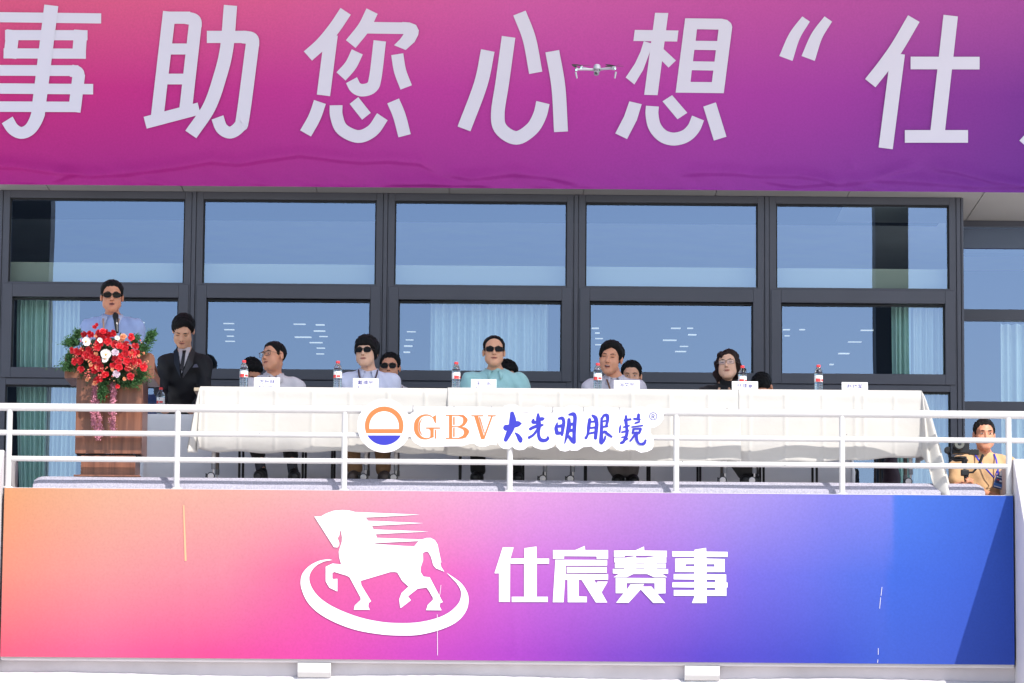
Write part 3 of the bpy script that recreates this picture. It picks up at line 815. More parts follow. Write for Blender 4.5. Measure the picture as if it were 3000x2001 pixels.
#STAGE2
# ================================================================== FURNITURE
ZT = 0.70                                                     # table top
M_LEGW = mat('pale_steel', (206, 200, 198), .35, metal=.2)
M_LEGD = mat('bronze_steel', (120, 108, 104), .4, metal=.3)
M_SLEEVE = mat('grey_plastic', (128, 128, 132), .5)
M_BLACK = mat('black_plastic', (22, 22, 26), .45)
M_TOPW = mat('table_laminate', (180, 165, 145), .5)
def folding_table(xa, xb, lx, rx, label):
    t = empty('folding_table', ((xa+xb)/2, .31, 0), label, 'table', 'folding tables of the front row')
    box('tabletop', xa+.012, xb-.012, .012, .60, ZT-.032, ZT-.006, M_TOPW, t, bevel=.003)
    for x in (lx, rx):
        for y in (.12, .52):
            MB().tube([(x, y, .115), (x, y, ZT-.033)], .0145, 12).build('leg', M_LEGW if y < .3 else M_LEGD, t, smooth=True)
            s = MB().tube([(x, y, .085), (x, y, .125)], .0165, 12).build('sleeve', M_SLEEVE, t, smooth=True)
            MB().tube([(x, y, .055), (x, y, .09)], .007, 8).build('stem', M_LEGW, s, smooth=True)
            wx = x-.018
            wh = MB().lathe([(.020, y-.014), (.029, y-.013), (.031, y-.009), (.031, y+.009), (.029, y+.013), (.020, y+.014)], (wx, 0, .031), 22, 'Y').build('caster', M_BLACK, t, smooth=True)
            MB().lathe([(.018, y-.0165), (.0235, y-.0150), (.0235, y-.0135)], (wx, 0, .031), 22, 'Y').build('hub_cap', M_LEGW, wh, smooth=True)
            MB().box(wx-.036, wx-.010, y-.012, y+.012, .040, .048).box(wx-.040, wx-.033, y-.010, y+.010, .020, .052).build('brake', M_BLACK, wh)
        MB().box(x-.012, x+.012, .07, .56, ZT-.075, ZT-.033).build('leg_beam', M_LEGD, t)
    box('brace', lx+.013, rx-.013, .44, .46, .42, .46, M_LEGD, t)
    return t
TB = [at(u, 1141, 0).x for u in (563, 1098, 1633, 2168, 2701)]
LG = [(625, 1072), (1160, 1597), (1678, 2124), (2210, 2668)]
for k in range(4):
    folding_table(TB[k], TB[k+1], at(LG[k][0],1380,.12).x, at(LG[k][1],1380,.12).x,
        ['folding table on casters nearest the lectern, under the white cloth', 'folding table on casters under the orange sun emblem of the board',
         'folding table on casters in front of the squinting man in grey', 'folding table on casters at the right end, beside the empty seat'][k])

def cloth_mat(name, col, nb=.25):
    m = mat(name, col, .85, noise=.03, nscale=5, bump=nb, bscale=14, sheen=.1)
    return m
M_CLOTH = cloth_mat('cream_cloth', (199, 196, 191))
M_CLOTH2 = cloth_mat('pale_grey_cloth', (242, 242, 242))
def front_cloth(label, xl, xr, hem, yoff, seed, creases_u=(), lend=None, rend=None):
    r = random.Random(seed)
    ph = [r.uniform(0, 6) for _ in range(5)]
    n = max(8, int((xr-xl)/.011))
    cx = [at(u, 1240, 0).x for u in creases_u]
    NR = 26
    cols = []
    def line(x, yt, outx, outy, drop, sway, tag_=0):
        """one hanging line of cloth: from the back of the top over the edge to the hem"""
        L = [(x, .60, ZT+.003+yoff), (x, .30, ZT+.003+yoff), (x, .015, ZT+.003+yoff)]
        return L
    for i in range(n+1):
        x = xl+(xr-xl)*i/n
        d = hem(x)
        col = [(x, .60, ZT+.002-yoff), (x, .30, ZT+.002-yoff), (x, .012, ZT+.002-yoff), (x, .003+yoff, ZT-.001)]
        for j in range(1, NR+1):
            t = j/NR
            z = ZT-.002-d*t
            y = yoff-.004 - .013*t*math.sin(x*5.2+ph[0]+.6*math.sin(x*2+ph[1])) - .010*t*math.sin(x*11+ph[2]+1.5*t) - .012*t
            y += .055*max(0, t-.72)/.28*(0.5+.5*math.sin(x*3.1+ph[3]))*max(0, t-.72)/.28
            y -= .0035*math.sin(z*38+x*1.3+ph[4])*math.exp(-((t-.12)/.09)**2)
            for c in cx:
                y -= .008*math.exp(-((x-c)/.010)**2)*(1-.3*t)
            z += .006*t*math.sin(x*17+ph[1])
            col.append((x, y, z))
        cols.append(col)
    def fan(xc, sgn, dr, flare, side_drop):
        out = []
        m = 40
        for i in range(1, m+1):
            s = i/m; th = s*math.pi/2
            dx, dy = sgn*math.sin(th), -math.cos(th)
            w_ = math.sin(s*math.pi)
            d = (hem(xc)*(1-s)+side_drop*s) + (dr)*w_**1.3
            fl = flare*w_ + .05*math.sin(s*math.pi*6)*w_**.7
            col = [(xc, .60*(1-s)+.30*s, ZT+.002-yoff), (xc, .30*(1-s)+.15*s, ZT+.002-yoff), (xc, .012, ZT+.002-yoff), (xc+dx*.003, yoff+dy*.003, ZT-.001)]
            for j in range(1, NR+1):
                t = j/NR
                rr_ = .006+fl*t**.8
                col.append((xc+dx*rr_+sgn*.25*flare*w_*t, yoff-.002+dy*rr_, ZT-.002-d*t))
            out.append(col)
        for i in range(1, 26):
            y = .60*i/25
            col = [(xc, .60, ZT+.0025-yoff), (xc, .60, ZT+.0025-yoff), (xc-sgn*.012, y, ZT+.002-yoff), (xc+sgn*.003, y, ZT-.001)]
            for j in range(1, NR+1):
                t = j/NR
                col.append((xc+sgn*(.006+.012*t+.01*t*math.sin(y*20)), y, ZT-.002-side_drop*t))
            out.append(col)
        return out
    if rend: cols = cols+fan(xr, 1, *rend)
    if lend: cols = fan(xl, -1, *lend)[::-1]+cols
    o = MB().grid(cols).build('tablecloth', M_CLOTH, smooth=True, angle=180, fixn=False)
    sd = o.modifiers.new('thickness', 'SOLIDIFY'); sd.thickness = .0014; sd.offset = 0
    return tag(o, label, 'tablecloth', 'white cloths on the front tables')
def hem_px(pts):
    X = [at(u, v, 0).x for u, v in pts]; D = [ZT-at(u, v, 0).z for u, v in pts]
    return lambda x: float(np.interp(x, X, D))
C1, C2, C3, C4 = at(588,1141,0).x, at(1311,1141,0).x, at(2163,1141,0).x, at(2700,1141,0).x
front_cloth('cream tablecloth of the front row, nearest the lectern', C1, C2+.02, hem_px([(560,1312),(640,1322),(800,1323),(1000,1322),(1311,1330)]), 0.0, 1,
            (600,701,806,914,1024,1136,1245), lend=(.06, .06, .42))
front_cloth('cream tablecloth of the front row, behind the logo board', C2, C3+.02, hem_px([(1300,1331),(1400,1338),(1560,1346),(1750,1352),(1950,1356),(2163,1352)]), -.006, 2,
            (1400,1520,1640,1741,1850,1962,2075))
front_cloth('cream tablecloth of the front row, at the empty seat, corner hanging low', C3, C4, hem_px([(2163,1357),(2380,1355),(2480,1350),(2600,1342),(2701,1336)]), -.012, 3,
            (2196,2300,2410,2505,2530,2620), rend=(.36, .19, .50))

# second row: one long cloth reaching the floor
Y2R = 1.45
s0, s1 = at(432, 1213, Y2R).x, at(2492, 1230, Y2R).x
ZT2 = at(1500, 1222, Y2R).z
rt = empty('folding_table', ((s0+s1)/2, Y2R+.3, 0), 'long covered table of the second row, its grey end beside the man in the suit', 'table')
box('tabletop', s0+.02, s1-.02, Y2R+.02, Y2R+.56, ZT2-.03, ZT2-.006, M_TOPW, rt)
for x in np.linspace(s0+.2, s1-.2, 5):
    for y in (Y2R+.1, Y2R+.5): MB().tube([(x,y,0),(x,y,ZT2-.03)], .015, 8).build('leg', M_LEGD, rt)
P = []
def col2(x, y, nx, ny, fl):
    c = [(x-nx*.02 if nx else x, y if nx else Y2R+.56, ZT2+.003), (x-nx*.004, y-ny*.004, ZT2+.003), (x, y, ZT2)]
    for j in range(1, 15):
        t = j/14
        wv = fl*t+.012*t*math.sin(x*4.3+y*5)+.006*t*math.sin(x*13+1+y*9) + .010*math.exp(-((t-.72-.06*math.sin(x*1.7))/.05)**2)*math.sin(x*3)
        c.append((x+nx*wv, y+ny*wv, ZT2-(ZT2-.012)*t))
    return c
for i in range(0, 14): P.append(col2(s0, Y2R+.56-.56*i/14, -1, 0, .07))
for i in range(1, 8):
    a_ = math.pi/2*i/8; P.append(col2(s0, Y2R, -math.cos(a_), -math.sin(a_), .085))
for i in range(0, 401): P.append(col2(s0+(s1-s0)*i/400, Y2R, 0, -1, .03))
for i in range(1, 8):
    a_ = math.pi/2*i/8; P.append(col2(s1, Y2R, math.sin(a_), -math.cos(a_), .05))
for i in range(0, 14): P.append(col2(s1, Y2R+.56*i/13, 1, 0, .04))
o = MB().grid(P).build('tablecloth', M_CLOTH2, smooth=True, angle=180, fixn=False)
tag(o, 'long pale grey cloth reaching the floor on the second row table', 'tablecloth')

# chairs
M_CHAIR = mat('dark_steel', (44, 42, 46), .4, metal=.4)
M_SEAT = mat('dark_seat', (40, 38, 42), .8)
def chair(x, y, label, group, rz=0.0):
    c = empty('chair', (x, y, 0), label, 'chair', group)
    w_ = .245
    for sx in (-1, 1):
        MB().box(x+sx*w_-.009, x+sx*w_+.009, y-.21, y-.19, .001, .40).build('leg', M_CHAIR, c, bevel=.002)
        MB().box(x+sx*w_-.009, x+sx*w_+.009, y+.22, y+.24, .001, .82).build('leg', M_CHAIR, c, bevel=.002)
        MB().box(x+sx*w_-.008, x+sx*w_+.008, y-.189, y+.219, .36, .385).build('rail', M_CHAIR, c)
    box('seat', x-.225, x+.225, y-.22, y+.21, .386, .425, M_SEAT, c, bevel=.012)
    box('backrest', x-.23, x+.23, y+.215, y+.235, .55, .80, M_SEAT, c, bevel=.008)
    return c
CHX = {}
for nm, u, lb_ in (('a',793,'dark steel chair of the man in the grey polo shirt'),('b',1065,'dark steel chair of the man in the lavender shirt'),
               ('c',1440,'dark steel chair of the man in the teal shirt'),('d',1810,'dark steel chair of the squinting man in the grey shirt'),
               ('e',2145,'dark steel chair of the woman in black'),('f',2487,'empty dark steel chair at the right end of the front table')):
    CHX[nm] = at(u, 1380, .62).x
    chair(CHX[nm], .86, lb_, 'front row chairs')

# ------------------------------------------------------------------ signed distance bodies
class Sdf:
    def __init__(s, lo, hi, h):
        s.h = h; s.o = np.array(lo, float)
        s.n = np.ceil((np.array(hi)-s.o)/h).astype(int)+1
        s.F = np.full(s.n, 1.0, np.float32)
    def _sub(s, c0, c1, pad):
        a = np.clip(np.floor((np.array(c0)-pad-s.o)/s.h).astype(int), 0, s.n)
        b = np.clip(np.ceil((np.array(c1)+pad-s.o)/s.h).astype(int)+1, 0, s.n)
        if np.any(b-a < 1): return None, None
        ax = [s.o[i]+s.h*np.arange(a[i], b[i]) for i in range(3)]
        X = np.stack(np.meshgrid(*ax, indexing='ij'), -1)
        return (slice(a[0],b[0]), slice(a[1],b[1]), slice(a[2],b[2])), X
    def _mix(s, sl, d, k, op):
        f = s.F[sl]
        if op == 'u':
            hh = np.clip(.5+.5*(f-d)/k, 0, 1); s.F[sl] = f*(1-hh)+d*hh-k*hh*(1-hh)
        elif op == 's':
            hh = np.clip(.5-.5*(f+d)/k, 0, 1); s.F[sl] = f*(1-hh)-d*hh+k*hh*(1-hh)
    def cone(s, a, b, ra, rb, k=.02, op='u', flat=None):
        a, b = np.array(a, float), np.array(b, float)
        R = max(ra, rb)
        sl, X = s._sub(np.minimum(a, b), np.maximum(a, b), R+k+.03)
        if sl is None: return s
        ab = b-a; L2 = max(ab@ab, 1e-9)
        t = np.clip(((X-a)@ab)/L2, 0, 1)
        q = X-a-t[..., None]*ab
        if flat is not None: q = q*np.array(flat)
        d = np.linalg.norm(q, axis=-1)-(ra+(rb-ra)*t)
        s._mix(sl, d, k, op); return s
    def ell(s, c, r, M=None, k=.02, op='u'):
        c, r = np.array(c, float), np.array(r, float)
        if M is not None:
            Rm = np.array(M.to_3x3()); cw = np.array(M @ Vector(c))
        else: Rm = np.eye(3); cw = c
        sl, X = s._sub(cw, cw, r.max()+k+.03)
        if sl is None: return s
        q = (X-cw)@Rm
        k0 = np.linalg.norm(q/r, axis=-1); k1 = np.linalg.norm(q/(r*r), axis=-1)+1e-9
        s._mix(sl, k0*(k0-1)/k1, k, op); return s
    def cut(s, fn):
        ax = [s.o[i]+s.h*np.arange(s.n[i]) for i in range(3)]
        X = np.stack(np.meshgrid(*ax, indexing='ij'), -1)
        s.F = np.maximum(s.F, fn(X).astype(np.float32)); return s
    def warp(s, fn):
        ax = [s.o[i]+s.h*np.arange(s.n[i]) for i in range(3)]
        X = np.stack(np.meshgrid(*ax, indexing='ij'), -1)
        s.F = s.F+fn(X).astype(np.float32); return s
    def mesh(s, name):
        F = s.F.copy()
        F[0]=F[-1]=1; F[:,0]=F[:,-1]=1; F[:,:,0]=F[:,:,-1]=1
        S = F < 0
        nx, ny, nz = F.shape
        def cr(i, j, k): return (slice(i, nx-1+i), slice(j, ny-1+j), slice(k, nz-1+k))
        C = [(i, j, k) for i in (0,1) for j in (0,1) for k in (0,1)]
        cnt = sum(S[cr(*c)].astype(np.int8) for c in C)
        cells = np.argwhere((cnt > 0) & (cnt < 8))
        if len(cells) == 0: return bpy.data.meshes.new(name)
        idx = np.full((nx-1, ny-1, nz-1), -1, np.int64)
        idx[tuple(cells.T)] = np.arange(len(cells))
        acc = np.zeros((len(cells), 3)); num = np.zeros(len(cells))
        for a in C:
            for ax in range(3):
                if a[ax]: continue
                b = list(a); b[ax] = 1
                fa = F[tuple((cells+np.array(a)).T)]; fb = F[tuple((cells+np.array(b)).T)]
                m = (fa < 0) != (fb < 0)
                t = np.where(m, fa/np.where(fa-fb == 0, 1, fa-fb), 0)
                p = np.tile(np.array(a, float), (len(cells), 1)); p[:, ax] += t
                acc[m] += p[m]; num[m] += 1
        V = (cells+acc/num[:, None])*s.h+s.o
        faces = []
        for ax in range(3):
            o1, o2 = (ax+1) % 3, (ax+2) % 3
            sa = [slice(None)]*3; sb_ = [slice(None)]*3
            sa[ax] = slice(0, -1); sb_[ax] = slice(1, None)
            D = S[tuple(sa)] != S[tuple(sb_)]
            E_ = np.argwhere(D)
            E_ = E_[(E_[:, o1] > 0) & (E_[:, o2] > 0) & (E_[:, o1] < F.shape[o1]-1) & (E_[:, o2] < F.shape[o2]-1)]
            if not len(E_): continue
            ins = S[tuple(E_.T)]
            q = []
            for d1, d2 in ((1,1),(0,1),(0,0),(1,0)):
                e = E_.copy(); e[:, o1] -= d1; e[:, o2] -= d2
                q.append(idx[tuple(e.T)])
            q = np.stack(q, 1)
            q[~ins] = q[~ins][:, ::-1]
            faces.append(q)
        Q = np.concatenate(faces)
        Q = Q[(Q >= 0).all(1)]
        me = bpy.data.meshes.new(name)
        me.vertices.add(len(V)); me.vertices.foreach_set('co', V.astype(np.float32).ravel())
        me.loops.add(len(Q)*4); me.loops.foreach_set('vertex_index', Q.astype(np.int32).ravel())
        me.polygons.add(len(Q)); me.polygons.foreach_set('loop_start', np.arange(0, len(Q)*4, 4, dtype=np.int32))
        me.polygons.foreach_set('use_smooth', np.ones(len(Q), bool))
        me.update(calc_edges=True); me.validate()
        return me
    def build(s, name, m, parent, smooth=1):
        me = s.mesh(name)
        o = link(name, me, m, parent)
        return o

SKINS = {'a': (224,160,128), 'b': (228,172,140), 'c': (212,146,114), 'd': (234,186,158)}
def skin(k): return mat('skin_'+k, SKINS[k], .5, noise=.08, nscale=30, subs=.12)
M_HAIR = mat('black_hair', (7, 6, 7), .5, spec=.25, noise=.5, nscale=14, bump=.8, bscale=60, stretch=(9, 9, 1.5))
M_HAIRBR = mat('brown_hair', (40, 20, 18), .5, spec=.3, noise=.5, nscale=14, bump=.8, bscale=60, stretch=(9, 9, 1.5))
M_BROW = mat('eyebrow', (40, 28, 26), .7)
M_EYE = mat('eye_dark', (24, 16, 14), .25)
M_EYEW = mat('eye_white', (214, 206, 200), .35)
M_MOUTH = mat('lips', (192, 122, 108), .5)
M_MOUTHD = mat('open_mouth', (70, 26, 26), .6)
M_SHADE = mat('sunglass_lens', (14, 9, 9), .15, spec=.18)
def thin_lens():
    m = bpy.data.materials.new('clear_lens'); m.use_nodes = True
    n, l = m.node_tree.nodes, m.node_tree.links; n.clear()
    o = n.new('ShaderNodeOutputMaterial'); mx = n.new('ShaderNodeMixShader'); mx.inputs[0].default_value = .08
    t = n.new('ShaderNodeBsdfTransparent'); g_ = n.new('ShaderNodeBsdfGlossy'); g_.inputs['Roughness'].default_value = .02
    l.new(t.outputs[0], mx.inputs[1]); l.new(g_.outputs[0], mx.inputs[2]); l.new(mx.outputs[0], o.inputs[0])
    return m
M_LENS = thin_lens()
M_GOLD = mat('thin_gold_frame', (120, 95, 75), .3, metal=.7)
M_DARKF = mat('dark_glasses_frame', (28, 24, 26), .35)
M_SHOE = mat('black_shoe', (20, 20, 22), .55)
M_SOCK = mat('grey_sock', (62, 62, 72), .9)

def head_matrix(pos, yaw, pitch, roll):
    """yaw > 0 turns the face to the viewer's right, pitch > 0 lifts it"""
    return Matrix.Translation(pos) @ Matrix.Rotation(rad(yaw), 4, 'Z') @ Matrix.Rotation(rad(-pitch), 4, 'X') @ Matrix.Rotation(rad(roll), 4, 'Y')

def person(label, skin_k, pos, yaw=0, pitch=0, roll=0, hair='short', hairmat=None, hs=1.0, neck=None, chest=None, pelvis=None,
           shw=.19, arms=None, legs=None, top=None, topmat=None, trousers=None, glasses=None, eyes='open', mouth='closed',
           cats='person', sleeve=.62, bulk=1.0, shoes=True, sock=None, h=.008, collar=None, hands=False, standing=False, trim=None, shoez=None):
    M = head_matrix(pos, yaw, pitch, roll)
    T = lambda x, y, z: np.array(M @ Vector((x*hs, y*hs, z*hs)))
    neck, chest, pelvis = np.array(neck), np.array(chest), np.array(pelvis)
    base = [float(pelvis[0]), float(pelvis[1]), 0 if shoez is None else shoez]
    root = empty('person', base, label, cats)
    SL, SR = neck+np.array((-shw, .012, -.092)), neck+np.array((shw, .012, -.092))
    pts = [pos, neck, chest, pelvis, SL, SR]
    for a in (arms or []): pts += a[:3]
    for l_ in (legs or []): pts += l_[:3]
    pts = np.array([np.array(p, float) for p in pts])
    lo, hi = pts.min(0)-.24, pts.max(0)+.24
    lo[2] = max(lo[2], base[2]-.004)
    B_ = Sdf(lo, hi, h)
    k = .018
    # head
    B_.ell((0*hs, .012*hs, .035*hs), np.array((.074,.092,.078))*hs, M, .01)
    B_.ell((0, -.022*hs, -.045*hs), np.array((.061,.068,.078))*hs, M, .03)
    B_.cone(T(-.012,-.066,-.100), T(.012,-.066,-.100), .023*hs, .023*hs, .03)
    for sx in (-1, 1):
        B_.cone(T(sx*.036,-.056,-.030), T(sx*.040,-.040,-.065), .028*hs, .026*hs, .03)
        B_.ell((sx*.078*hs, .012*hs, -.010*hs), np.array((.010,.019,.031))*hs, M, .008)
    B_.cone(T(-.036,-.078,.022), T(.036,-.078,.022), .013*hs, .013*hs, .022)
    for sx in (-1, 1): B_.ell((sx*.031*hs, -.097*hs, .003*hs), np.array((.018,.014,.010))*hs, M, .010, 's')
    B_.cone(T(0,-.086,.010), T(0,-.104,-.030), .008*hs, .0125*hs, .010)
    for sx in (-1, 1): B_.cone(T(sx*.010,-.094,-.034), T(sx*.013,-.088,-.032), .0085*hs, .0075*hs, .006)
    B_.ell((0, -.084*hs, -.064*hs), np.array((.024,.011,.011))*hs, M, .008)
    # neck and trunk
    B_.cone(T(0,.030,-.050), neck+np.array((0,.004,.01)), .049*hs, .053, .018)
    for Q_ in (SL, SR): B_.cone(neck+np.array((0,.012,-.02)), Q_, .046, .046*bulk, .04)
    B_.cone(SL+(0,0,-.03), SR+(0,0,-.03), .050*bulk, .050*bulk, .05)
    B_.ell(chest, np.array((.155,.105,.17))*bulk, None, .06)
    B_.ell((chest+pelvis)/2, np.array((.145,.105,.17))*bulk, None, .06)
    B_.ell(pelvis, np.array((.160,.115,.12))*bulk, None, .06)
    TP = Sdf(lo, hi, h) if top else None
    if TP:
        g_ = .012
        for Q_ in (SL, SR): TP.cone(neck+np.array((0,.014,-.028)), Q_, .052+g_*.4, .050*bulk+g_, .035)
        TP.cone(neck+np.array((0,.014,-.035)), neck+np.array((0,.014,-.005)), .070, .060, .025)
        TP.cone(SL+(0,0,-.03), SR+(0,0,-.03), .052*bulk+g_, .052*bulk+g_, .05)
        TP.ell(chest, np.array((.158,.108,.17))*bulk+g_, None, .06)
        vneck = collar is not None
        TP.ell((chest+pelvis)/2, np.array((.150,.112,.18))*bulk+g_, None, .06)
        TP.ell(pelvis, np.array((.164,.122,.11))*bulk+g_, None, .06)
    for si, a in enumerate(arms or []):
        S_, el, wr = (SL, SR)[si], np.array(a[0], float), np.array(a[1], float)
        B_.cone(S_, el, .052*bulk, .041*bulk, .03); B_.cone(el, wr, .041*bulk, .027, .02)
        if TP:
            if sleeve >= 1:
                TP.cone(S_, el, .062*bulk+.006, .052*bulk+.004, .04); TP.cone(el, wr+(el-wr)*.06, .052*bulk+.004, .039, .03)
            else:
                TP.cone(S_, S_+(el-S_)*sleeve, .062*bulk+.006, .062*bulk+.004, .04)
                if sleeve > .9: TP.cone(el, el+(wr-el)*.1, .058, .056, .02)
        # hand: palm, four fingers and a thumb, slightly curled
        hd = np.array(a[2], float)-wr; hl = np.linalg.norm(hd)+1e-9; hd = hd/hl
        side = np.cross(hd, np.array(a[3] if len(a) > 3 else (0,0,1.0))); side /= np.linalg.norm(side)+1e-9
        dn = np.cross(side, hd)
        palm = wr+hd*.05
        B_.cone(wr, palm+hd*.02, .025, .030, .02)
        for q in (-1, 1): B_.cone(wr+hd*.03+side*q*.010, wr+hd*.088+side*q*.024, .020, .016, .012)
        curl = a[4] if len(a) > 4 else .35
        for fi, (off, ln) in enumerate(((-.032,.062),(-.011,.074),(.011,.070),(.031,.055))):
            p0 = wr+hd*.09+side*off
            p1 = p0+(hd*math.cos(curl)+dn*math.sin(curl))*ln*.45
            p2 = p1+(hd*math.cos(2.2*curl)+dn*math.sin(2.2*curl))*ln*.32
            p3_ = p2+(hd*math.cos(3.4*curl)+dn*math.sin(3.4*curl))*ln*.23
            for u_, v_, r0, r1 in ((p0,p1,.0095,.009),(p1,p2,.009,.0085),(p2,p3_,.0085,.0075)): B_.cone(u_, v_, r0, r1, .004)
        th0 = wr+hd*.035-side*.026*(1 if si else -1)
        th1 = th0+(hd*.6-side*.75*(1 if si else -1)+dn*.3)*.035; th2 = th1+(hd*.9-side*.1*(1 if si else -1)+dn*.35)*.03
        B_.cone(th0, th1, .0125, .0105, .008); B_.cone(th1, th2, .0105, .009, .004)
    TR = Sdf(lo, hi, h*1.25) if (trousers and legs) else None
    for si, l_ in enumerate(legs or []):
        hip = pelvis+np.array(((-1,1)[si]*.09, 0, -.02)); kn, an, toe = [np.array(q, float) for q in l_[:3]]
        B_.cone(hip, kn, .078, .054, .04); B_.cone(kn, an, .050, .034, .03); B_.cone(an+(0,0,-.03), toe, .034, .026, .02)
        if TR:
            TR.ell(pelvis+np.array((0,0,-.02)), np.array((.172,.126,.11))*bulk, None, .05)
            TR.cone(hip, kn, .094, .072, .04); TR.cone(kn, an+(kn-an)*(trim or .08), .072, .056, .03)
    body = B_.build('body', skin(skin_k), root)
    if TP:
        if collar: TP.cone(neck+np.array((0,-.085,.01)), neck+np.array((0,-.115,-.055)), .034, .012, .006, 's')
        TP.warp(lambda X: .0055*np.sin(X[...,2]*40+X[...,0]*22+3*np.sin(X[...,0]*13))*np.sin(X[...,0]*25+X[...,1]*21)+.002*np.sin(X[...,0]*70+X[...,2]*33))
        TP.build(top, topmat, root)
    if TR:
        TR.warp(lambda X: .003*np.sin(X[...,2]*40+2*np.sin(X[...,0]*30))); TR.build('trousers', trousers, root)
    if legs and shoes:
        for l_ in legs:
            kn, an, toe = [np.array(q, float) for q in l_[:3]]
            S2 = Sdf(np.minimum(an, toe)-.09, np.maximum(an, toe)+.09, .005)
            z0 = base[2]+.012
            f = lambda p, z: np.array((p[0], p[1], base[2]+z))
            S2.cone(f(an, .045), f(an+(toe-an)*.55, .05), .040, .040, .03); S2.cone(f(an+(toe-an)*.5,.042), f(toe,.036), .044, .034, .03)
            S2.cone(f(an,.05), f(an,.085), .040, .040, .02)
            S2.cut(lambda X: base[2]+.002-X[...,2]); S2.build('shoe', shoes if shoes is not True else M_SHOE, root)
            if sock:
                S3 = Sdf(np.minimum(an, kn)-.08, np.maximum(an, kn)+.08, .006)
                S3.cone(f(an,.06), an+(kn-an)*.22, .040, .040, .02); S3.build('sock', sock, root)
    # hair
    if hair:
        hm = hairmat or M_HAIR
        hl0 = np.array(pos)-.2; hh0 = np.array(pos)+.17
        if hair == 'long': hl0[2] -= .08
        Hs = Sdf(hl0, hh0, .005)
        off = {'short': .013, 'buzz': .009, 'bowl': .022, 'reced': .010, 'full': .019, 'long': .015, 'back': .013}[hair]
        Hs.ell((0, .012*hs, .036*hs), np.array((.074,.092,.078))*hs+off, M, .01)
        if hair in ('bowl',): Hs.ell((0, .010*hs, -.005*hs), np.array((.082,.085,.075))*hs, M, .03)
        if hair in ('full', 'bowl'): Hs.ell((0, -.035*hs, .075*hs), np.array((.062,.060,.048))*hs, M, .03)
        if hair == 'long':
            for sx in (-1, 1):
                Hs.cone(T(sx*.070,.016,.02), T(sx*.088+.006,.024,-.05), .028, .032, .03); Hs.cone(T(sx*.088+.006,.024,-.05), T(sx*.090,.010,-.125), .032, .014, .03)
            Hs.cone(T(0,.07,.0), T(0,.07,-.11), .07, .055, .05)
        Ri = np.array(M.to_3x3()); P0 = np.array(pos)
        yy_ = [-.13,-.075,-.055,-.035,-.012,.0,.03,.042,.08,.13]
        prof = {'short': (yy_, [.076,.072,.052,.018,.012,.022,.022,-.03,-.075,-.085]),
                'buzz':  (yy_, [.072,.068,.048,.016,.012,.022,.022,-.03,-.075,-.085]),
                'back':  (yy_, [.066,.060,.040,.008,.0,.0,.0,-.045,-.085,-.095]),
                'reced': (yy_, [.115,.108,.092,.040,.014,.022,.022,-.03,-.075,-.085]),
                'bowl':  ([-.15,-.085,-.06,-.045,-.02,.03,.08,.13], [.036,.036,.018,-.012,-.045,-.065,-.085,-.09]),
                'full':  (yy_, [.060,.058,.040,.012,.006,.016,.016,-.04,-.08,-.09]),
                'long':  ([-.16,-.090,-.072,-.045,-.015,.004,.05,.14], [.092,.086,.070,.040,-.01,-.2,-.2,-.2])}[hair]
        def cutf(X):
            q = ((X-P0)@Ri)/hs
            part = 0
            zz = np.interp(q[...,1], prof[0], prof[1])
            if hair == 'full': zz = zz + np.where(q[...,1] < -.05, .018*np.sin((q[...,0]+.02)*40), 0)
            if hair == 'long': zz = zz - np.where(q[...,1] < -.07, np.clip(np.abs(q[...,0]-.01)-.028, 0, 1)*1.6, 0) - np.where(q[..., 1] < -.05, .0, 0)
            if hair in ('short', 'buzz', 'reced', 'full'):
                ax_ = np.abs(q[...,0])
                zz = zz + np.where(q[...,1] < -.058, .014*np.clip((ax_-.030)/.022, 0, 1), 0)
                zz = np.where((ax_ > .058) & (q[...,1] > -.030) & (q[...,1] < -.008), np.minimum(zz, -.026), zz)
            return (zz-q[...,2])*.8*hs
        def taper(X):
            d = -cutf(X)
            return (off+.004)*(1-np.clip(d/(.030 if hair not in ('bowl','long') else .012), 0, 1)**.6)*(1.0 if hair not in ('bowl','long') else .4)
        Hs.warp(taper)
        Hs.cut(cutf)
        if hair == 'long': Hs.warp(lambda X: .006*np.sin(X[...,2]*70+X[...,0]*40)+.004*np.sin(X[...,2]*41+1.3+X[...,1]*60))
        Hs.warp(lambda X: .0022*np.sin(((X-P0)@Ri)[...,0]*190+6*np.sin(((X-P0)@Ri)[...,1]*40))+.0016*np.sin(((X-P0)@Ri)[...,1]*150+((X-P0)@Ri)[...,2]*60))
        Hs.build('hair', hm, root)
    # face
    Mh = M @ Matrix.Scale(hs, 4)
    if eyes:
        for sx in (-1, 1):
            if glasses not in ('sun', 'wrap', 'club'):
                if eyes == 'open':
                    MB().ell((sx*.031, -.0862, .002), (.0125, .006, .0036), 12, 8, Mh).build('eye', M_EYEW, body, smooth=True)
                    MB().ell((sx*.031, -.0885, .002), (.0060, .0050, .0040), 12, 8, Mh).build('eye', M_EYE, body, smooth=True)
                else:
                    MB().tube([Mh @ Vector((sx*.018,-.0880,.002)), Mh @ Vector((sx*.031,-.0915,-.0005)), Mh @ Vector((sx*.045,-.0860,.002))], [.0012,.0026,.0012], 6).build('eye', M_EYE, body, smooth=True)
            MB().tube([Mh @ Vector((sx*.014,-.0930,.0205)), Mh @ Vector((sx*.032,-.0930,.0255)), Mh @ Vector((sx*.050,-.0790,.0200))], [.0028,.0036,.0018], 6).build('eyebrow', M_BROW, body, smooth=True)
        for sx in (-1, 1): MB().ell((sx*.0075, -.1030, -.0405), (.0042, .004, .0026), 8, 6, Mh).build('nostril', M_MOUTHD, body)
